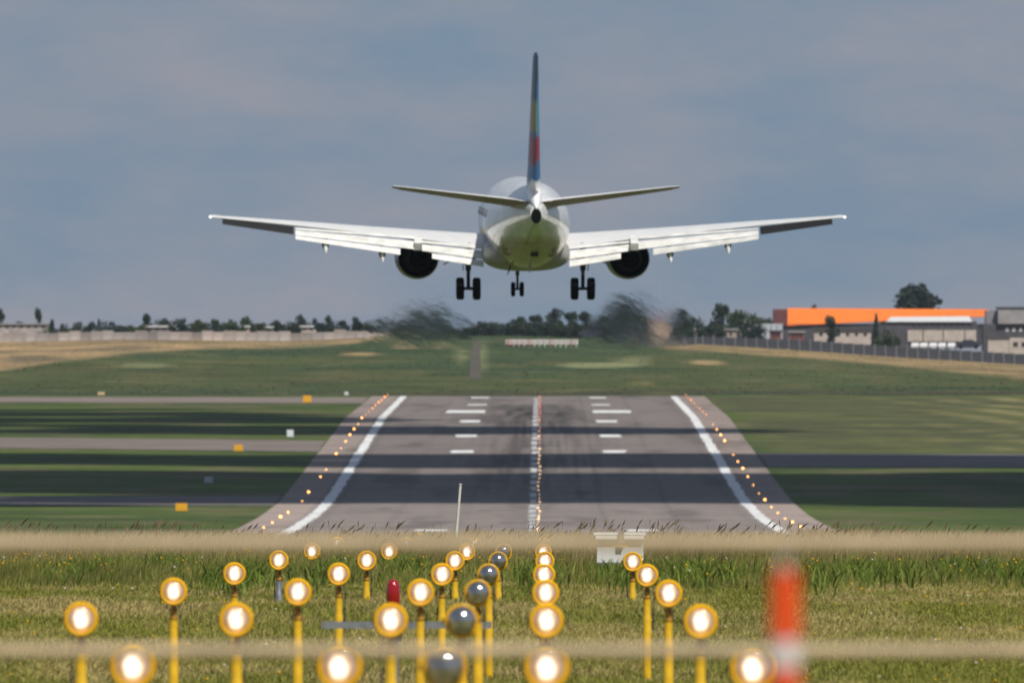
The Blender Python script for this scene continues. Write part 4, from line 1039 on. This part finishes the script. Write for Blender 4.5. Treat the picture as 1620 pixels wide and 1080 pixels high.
for px, yt, w in ((70, 514, 38), (98, 512, 34), (128, 510, 40), (152, 514, 22)):
    tree(px, yt, w, 4330, 'bush', 1, f'bright green bush close behind the pale wall, {["leftmost", "second from left", "third from left", "rightmost"][(70, 98, 128, 152).index(px)]} of four', group='bright bushes close behind the wall')
mid = [(634, 497, 46, 'round', 2), (660, 487, 58, 'round', 2), (690, 484, 52, 'round', 0), (722, 505, 36, 'bush', 0), (748, 508, 40, 'bush', 0), (774, 506, 40, 'bush', 0), (800, 509, 36, 'bush', 0), (822, 499, 44, 'round', 0), (850, 496, 44, 'round', 0), (876, 486, 50, 'round', 0), (906, 491, 44, 'round', 0),
       (932, 490, 46, 'round', 0), (960, 489, 44, 'round', 2), (988, 471, 64, 'round', 2), (1016, 479, 50, 'round', 2), (1074, 486, 48, 'round', 0), (1096, 494, 40, 'bush', 0), (1138, 477, 52, 'round', 0), (1166, 486, 56, 'round', 1), (1192, 493, 46, 'round', 1), (1214, 499, 40, 'bush', 1)]
for i, (px, yt, w, kind, tone) in enumerate(mid):
    tree(px, yt, w, 4520 + 35 * (i % 3), kind, tone, f'{SIZE(535 - yt)} {TONE[tone]} {KN[kind]}, {ORD[i]} from the left in the centre belt', group='trees of the centre belt beyond the runway')
fl = [(x + random.uniform(-5, 5), random.uniform(499, 511)) for x in range(176, 620, 16)]
for i, (px, yt) in enumerate(fl):
    tree(px, yt, random.uniform(28, 38), 4350 + 12 * (i % 3), 'bush', random.choice([0, 0, 1, 2]), f'low hedge bush just behind the pale wall, {ORD[i]} counted from the left', group='hedge bushes behind the pale wall')
fl = [(x + random.uniform(-6, 6), random.uniform(503, 511)) for x in range(606, 1230, 24)]
for i, (px, yt) in enumerate(fl):
    tree(px, yt, random.uniform(36, 50), 4450 + 15 * (i % 3), 'bush', random.choice([0, 0, 2]), f'low dark bush at the foot of the centre belt, {ORD[i]} from the left', group='undergrowth bushes of the centre belt')
tree(1450, 444, 128, 4640, 'round', 2, 'big dark round tree standing above the orange roof', ybase=540)
tree(1290, 480, 24, 4640, 'round', 0, 'small tree top peeking over the left of orange roof', ybase=535)
tree(1386, 495, 20, 4420, 'cone', 2, 'dark pointed conifer in front of the orange-roofed warehouse', ybase=552)
tree(1405, 514, 40, 4400, 'bush', 1, 'green bush at the foot of the dark conifer', ybase=556)
tree(1316, 500, 30, 4445, 'tall', 0, 'slim olive tree in front of the orange roof', ybase=545)

# ------------------------------------------------------------------ foreground grass (uncountable)
def blades(name, X, Dd, h, w, lean, colb, colt, m, kind='stuff', bend=0.35):
    n = len(X); z = zg(X, Dd)
    a = RNG.uniform(0, 2 * np.pi, n); la = RNG.uniform(0, 2 * np.pi, n)
    ux, uy = np.cos(a) * w / 2, np.sin(a) * w / 2
    lx, ly = np.cos(la) * lean * h + 0.10 * h, np.sin(la) * lean * h
    V = np.empty((n, 5, 3))
    V[:, 0] = np.stack([X - ux, Dd - uy, z - .02], -1); V[:, 1] = np.stack([X + ux, Dd + uy, z - .02], -1)
    V[:, 2] = np.stack([X - ux * .8 + lx * bend, Dd - uy * .8 + ly * bend, z + h * .58], -1); V[:, 3] = np.stack([X + ux * .8 + lx * bend, Dd + uy * .8 + ly * bend, z + h * .58], -1)
    V[:, 4] = np.stack([X + lx, Dd + ly, z + h * (1 - .25 * lean)], -1)
    o = (np.arange(n) * 5)[:, None]
    T = (o + np.array([0, 1, 3, 0, 3, 2, 2, 3, 4])[None]).ravel()
    C = np.empty((n, 5, 3)); C[:, 0:2] = colb[:, None]; C[:, 2:4] = (colb * .5 + colt * .5)[:, None]; C[:, 4] = colt
    me = npmesh(name, V.reshape(-1, 3), T, 3, C.reshape(-1, 3)); me.materials.append(m)
    return tag(obj(name, me), kind=kind)
blade_m = attr_mat('grass_blade', rough=.75, namp=0, trans=.30)
def pick(n, cols, p): return np.array(cols)[RNG.choice(len(cols), n, p=p)] * RNG.uniform(.75, 1.25, (n, 1))
# long grass on the bank
n = 250000
Dd = RNG.uniform(214, 312, n); X = RNG.uniform(-1, 1, n) * (Dd * .0335)
edge = 221 + 5 * (fbm(X * .5, X * 0 + 3, 61) - .5) * 2
keep = Dd > edge
pt = fbm(X * .55, Dd * .10, 62); keep &= RNG.random(n) < np.clip(.55 + 1.2 * (pt - .4), .25, 1)
X, Dd, pt = X[keep], Dd[keep], pt[keep]; n = len(X)
tb = sstep(230, 268, Dd + 22 * (pt - .5)); cl_0 = sstep(.58, .72, fbm(X * .35 + 7, Dd * .06, 63))
green = pick(n, [(.17, .21, .034), (.25, .26, .055), (.10, .14, .024), (.37, .31, .10)], [.35, .28, .17, .20]) * (1 - .35 * cl_0[:, None])
straw = pick(n, [(.48, .37, .20), (.40, .29, .15), (.55, .44, .26), (.28, .19, .12)], [.4, .25, .2, .15])
wt = np.clip(tb * .95 + RNG.normal(0, .18, n), 0, 1)[:, None]
cl_ = sstep(.58, .72, fbm(X * .35 + 7, Dd * .06, 63))
gp_ = fbm(X * 1.3, Dd * .16, 66); green = green * (.42 + .85 * gp_)[:, None]
h = (0.08 + .16 * pt + .12 * RNG.random(n) ** 2 + .07 * tb + .12 * cl_ * (1 - tb)) * (0.7 + .3 * sstep(220, 232, Dd))
blades('long_grass', X, Dd, h, RNG.uniform(.006, .012, n), RNG.uniform(.08, .38, n), green * (1 - wt * .55) + straw * wt * .55, green * (1 - wt) + straw * wt, blade_m)
# broad-leaved weeds and darker tussocks in the long grass
cx, cd, cs = [(-3.25, 226, .55), (-5.2, 232, .4), (-1.3, 236, .3), (1.3, 228, .35), (2.2, 230, .5), (3.4, 227, .4), (4.4, 229, .6), (5.6, 233, .5), (0.3, 226, .3), (-4.4, 240, .4), (6.2, 228, .45), (-2.2, 229, .3)], None, None
bx_, bd_, bh_ = [], [], []
for (x0, d0, r0) in cx:
    k = int(1500 * r0); bx_.append(RNG.normal(x0, r0 * .5, k)); bd_.append(RNG.normal(d0, 5.0, k)); bh_.append(RNG.uniform(.10, .34, k))
bx_, bd_, bh_ = map(np.concatenate, (bx_, bd_, bh_)); kk = len(bx_)
wc = pick(kk, [(.085, .13, .02), (.13, .18, .03), (.19, .23, .045)], [.4, .35, .25])
blades('leafy_weeds', bx_, bd_, bh_, RNG.uniform(.014, .034, kk), RNG.uniform(.2, .8, kk), wc, wc * 1.1, blade_m)
# mown grass
n = 330000
Dd = 158 + 68 * RNG.random(n) ** .8; X = RNG.uniform(-1, 1, n) * (Dd * .036)
g1_ = fbm(X * .8, Dd * .22, 71); g2_ = fbm(X * 2.2, Dd * .5, 72)
green = pick(n, [(.23, .25, .04), (.30, .28, .065), (.16, .185, .032)], [.45, .35, .2]); straw = pick(n, [(.60, .47, .21), (.48, .38, .15), (.37, .30, .12)], [.35, .35, .3])
wt = np.clip((g1_ - .40) * 3.2 + RNG.normal(0, .25, n), 0, 1)[:, None] * .85
c_ = green * (1 - wt) + straw * wt
blades('mown_grass', X, Dd, .035 + .05 * g2_ + .05 * RNG.random(n) ** 3, RNG.uniform(.007, .014, n), RNG.uniform(.3, 1.1, n), c_ * .95, c_, blade_m)
# tall dark seed heads on the crest
n = 1300
Dd = RNG.uniform(262, 306, n); X = RNG.uniform(-1, 1, n) * (Dd * .032)
cl_ = fbm(X * .9, Dd * .05, 81); keep = RNG.random(n) < np.clip((cl_ - .42) * 4, .05, 1)
X, Dd = X[keep], Dd[keep]; n = len(X)
zz = zg(X, Dd); hh_ = RNG.uniform(.26, .50, n) ** 1.0; lean = RNG.normal(.12, .20, n)
V, T, C = [], [], []
for i in range(n):
    x, y, z, h, l = X[i], Dd[i], zz[i], hh_[i], lean[i]
    o = len(V); w = .004; tz = z + h * .72; tx = x + l * .55 * h
    V += [(x - w, y, z), (x + w, y, z), (tx + w, y, tz), (tx - w, y, tz)]; T += [(o, o + 1, o + 2), (o, o + 2, o + 3)]
    ex, ez = x + l * 1.25 * h + .02, z + h; w2 = RNG.uniform(.004, .010); mx_, mz_ = (tx * .45 + ex * .55), (tz * .45 + ez * .55)
    V += [(tx, y, tz), (mx_ + w2, y + .01, mz_ - .01), (ex, y, ez), (mx_ - w2, y - .01, mz_ + .01)]; T += [(o + 4, o + 5, o + 6), (o + 4, o + 6, o + 7)]
    s_ = (.30, .22, .12); k_ = np.array([(.14, .09, .06), (.21, .15, .09), (.32, .24, .14)][i % 3])
    C += [s_] * 4 + [k_] * 4
me = npmesh('seed_heads', np.array(V), np.array(T).ravel(), 3, np.array(C)); me.materials.append(blade_m); tag(obj('seed_head_grass', me), kind='stuff')
# coarse tufts over the far fields
def field(nm, n, d0, d1, hmin, hmax):
    Dd = RNG.uniform(d0, d1, n); X = RNG.uniform(-1, 1, n) * (Dd * .031)
    xr = X - axis(Dd)
    keep = (np.abs(xr) > 31) | (Dd > 3385)
    for xa, da0, da1, xb, db0, db1 in ((-27, 2560, 2690, -170, 2680, 2800), (-27, 2150, 2225, -170, 2160, 2225), (-25, 3215, 3345, -220, 3300, 3372), (33, 2446, 2560, 200, 2450, 2520)):
        t = np.clip((X - xa) / (xb - xa), 0, 1); inside = (X < xa if xb < xa else X > xa) & (Dd > da0 + (db0 - da0) * t - 4) & (Dd < da1 + (db1 - da1) * t + 4)
        keep &= ~inside
    keep &= np.abs(X - PX(752, Dd)) > 1.8
    X, Dd = X[keep], Dd[keep]; n = len(X)
    c = ground_colour(X[None, :], Dd[None, :])[0] * RNG.uniform(1.1, 2.2, (n, 1)) * np.array([1.0, 1.0, .85])
    pt = fbm(X * .08, Dd * .02, 77)
    blades(nm, X, Dd, RNG.uniform(hmin, hmax, n) * (.5 + pt), RNG.uniform(.25, .7, n), RNG.uniform(.2, .7, n), c, c * 1.1, blade_m)
field('field_grass', 9000, 3400, 4290, .06, .20)
# little yellow flowers
V, T, C = [], [], []
for i in range(420):
    d_ = random.choice([random.uniform(168, 220), random.uniform(222, 262), random.uniform(222, 250)]); x = random.gauss(0, 1) * 3 % (d_ * .064) - d_ * .032 if random.random() < .5 else random.uniform(-1, 1) * d_ * .032
    z = zg1(x, d_) + (random.uniform(.05, .10) if d_ < 221 else random.uniform(.14, .30)); r = random.uniform(.012, .022)
    o = len(V); V += [(x - r, d_, z), (x, d_ - r, z + .3 * r), (x + r, d_, z), (x, d_ + r, z + .3 * r), (x, d_, z + r), (x, d_, z - r * .6)]
    T += [(o, o + 1, o + 4), (o + 1, o + 2, o + 4), (o + 2, o + 3, o + 4), (o + 3, o, o + 4), (o + 1, o, o + 5), (o + 2, o + 1, o + 5), (o + 3, o + 2, o + 5), (o, o + 3, o + 5)]
    C += [(.75, .48, .02) if i % 8 else (.75, .72, .62)] * 6
me = npmesh('wild_flowers', np.array(V), np.array(T).ravel(), 3, np.array(C)); me.materials.append(blade_m); tag(obj('wild_flowers', me), kind='stuff')

# ------------------------------------------------------------------ clouds overhead (they throw the shadow bands across the airfield)
cm = mat('cloud_white', (.85, .86, .88), 1.0, spec=0.0)
def cloud(poly, H, seed, rmin=14, rmax=30, n=170):
    """poly: list of (X, d_near, d_far) describing the shadow on the ground; the cloud itself floats H above, up-sun"""
    rg = random.Random(seed); base = bmesh.new(); bmesh.ops.create_icosphere(base, subdivisions=2, radius=1.0)
    bv = [v.co.copy() for v in base.verts]; bf = [[v.index for v in f.verts] for f in base.faces]; base.free()
    wob = [(x, rg.uniform(-9, 9), rg.uniform(-9, 9)) for x in np.arange(poly[0][0], poly[-1][0] + 20, 17.0)]
    wx_ = [q[0] for q in wob]
    px_ = [p[0] for p in poly]; m = MB()
    for k in range(n):
        X = rg.uniform(px_[0], px_[-1]); a = float(np.interp(X, px_, [p[1] for p in poly])); b_ = float(np.interp(X, px_, [p[2] for p in poly]))
        a += float(np.interp(X, wx_, [q[1] for q in wob])); b_ += float(np.interp(X, wx_, [q[2] for q in wob]))
        r = min(rg.uniform(rmin, rmax), max(5.0, (b_ - a) * .5))
        t = k / n
        d = a + r + (b_ - a - 2 * r) * (rg.random() if k % 3 else (0.0 if k % 2 else 1.0))
        gz = zg1(X, d); up = H + rg.uniform(0, 14)
        s = 1 / SDIR.z
        c = Vector((X + SDIR.x * s * (up), d + SDIR.y * s * up, gz + up))
        m.add([c + Vector((v.x * r * 1.3, v.y * r, v.z * r * .5)) for v in bv], bf)
    o = m.build('cloud', cm, None, 180); tag(o, kind='structure')
cloud([(-180, 2130, 2420), (-60, 2135, 2420), (-25, 2170, 2402), (40, 2175, 2402), (75, 2090, 2415), (190, 2060, 2420)], 900, 1)
cloud([(-180, 2480, 2560), (-60, 2465, 2560), (0, 2442, 2560), (60, 2440, 2552), (190, 2446, 2535)], 900, 2, 9, 20, 200)
cloud([(-190, 2800, 3120), (-62, 2752, 3105), (-40, 2738, 2960), (-20, 2735, 2830), (15, 2745, 2820), (30, 2765, 2800)], 900, 3, 8, 18, 190)

# ------------------------------------------------------------------ haze
hm = bpy.data.materials.new('haze_air'); hm.use_nodes = True; hn = hm.node_tree.nodes
hn.remove(hn['Principled BSDF']); pv = hn.new('ShaderNodeVolumePrincipled'); pv.inputs['Color'].default_value = (.74, .85, .98, 1); pv.inputs['Density'].default_value = 0.000018; pv.inputs['Anisotropy'].default_value = 0.2
hm.node_tree.links.new(pv.outputs[0], hn['Material Output'].inputs['Volume'])
hz_ = MB().box((0, 4250, 23.5), (16000, 9800, 71)).build('haze', hm); tag(hz_, kind='stuff')

NAMES = {'ground': 'wide grass ground of the airfield rising to the skyline', 'runway': 'long grey runway running away to the crest', 'taxiway': 'paved taxiway branching off sideways from the runway',
         'path': 'narrow grey path on the slope beyond the runway', 'cloud': 'white cumulus cloud above the airfield', 'haze': 'thin pale haze over the whole airfield',
         'long_grass': 'long green and straw grass on the bank', 'leafy_weeds': 'broad-leaved green weeds in the long grass', 'mown_grass': 'short mown grass around the lamp posts',
         'seed_head_grass': 'tall dark grass seed heads along the bank crest', 'field_grass': 'coarse grass tufts on the far slope', 'wild_flowers': 'tiny yellow and white flowers in the grass',
         'exhaust_shimmer': 'hot shimmering exhaust air below an engine'}
for o in scene.objects:
    if o.parent is None and o.type == 'MESH' and 'label' not in o and o.name.split('.')[0] in NAMES:
        o['label'] = NAMES[o.name.split('.')[0]]
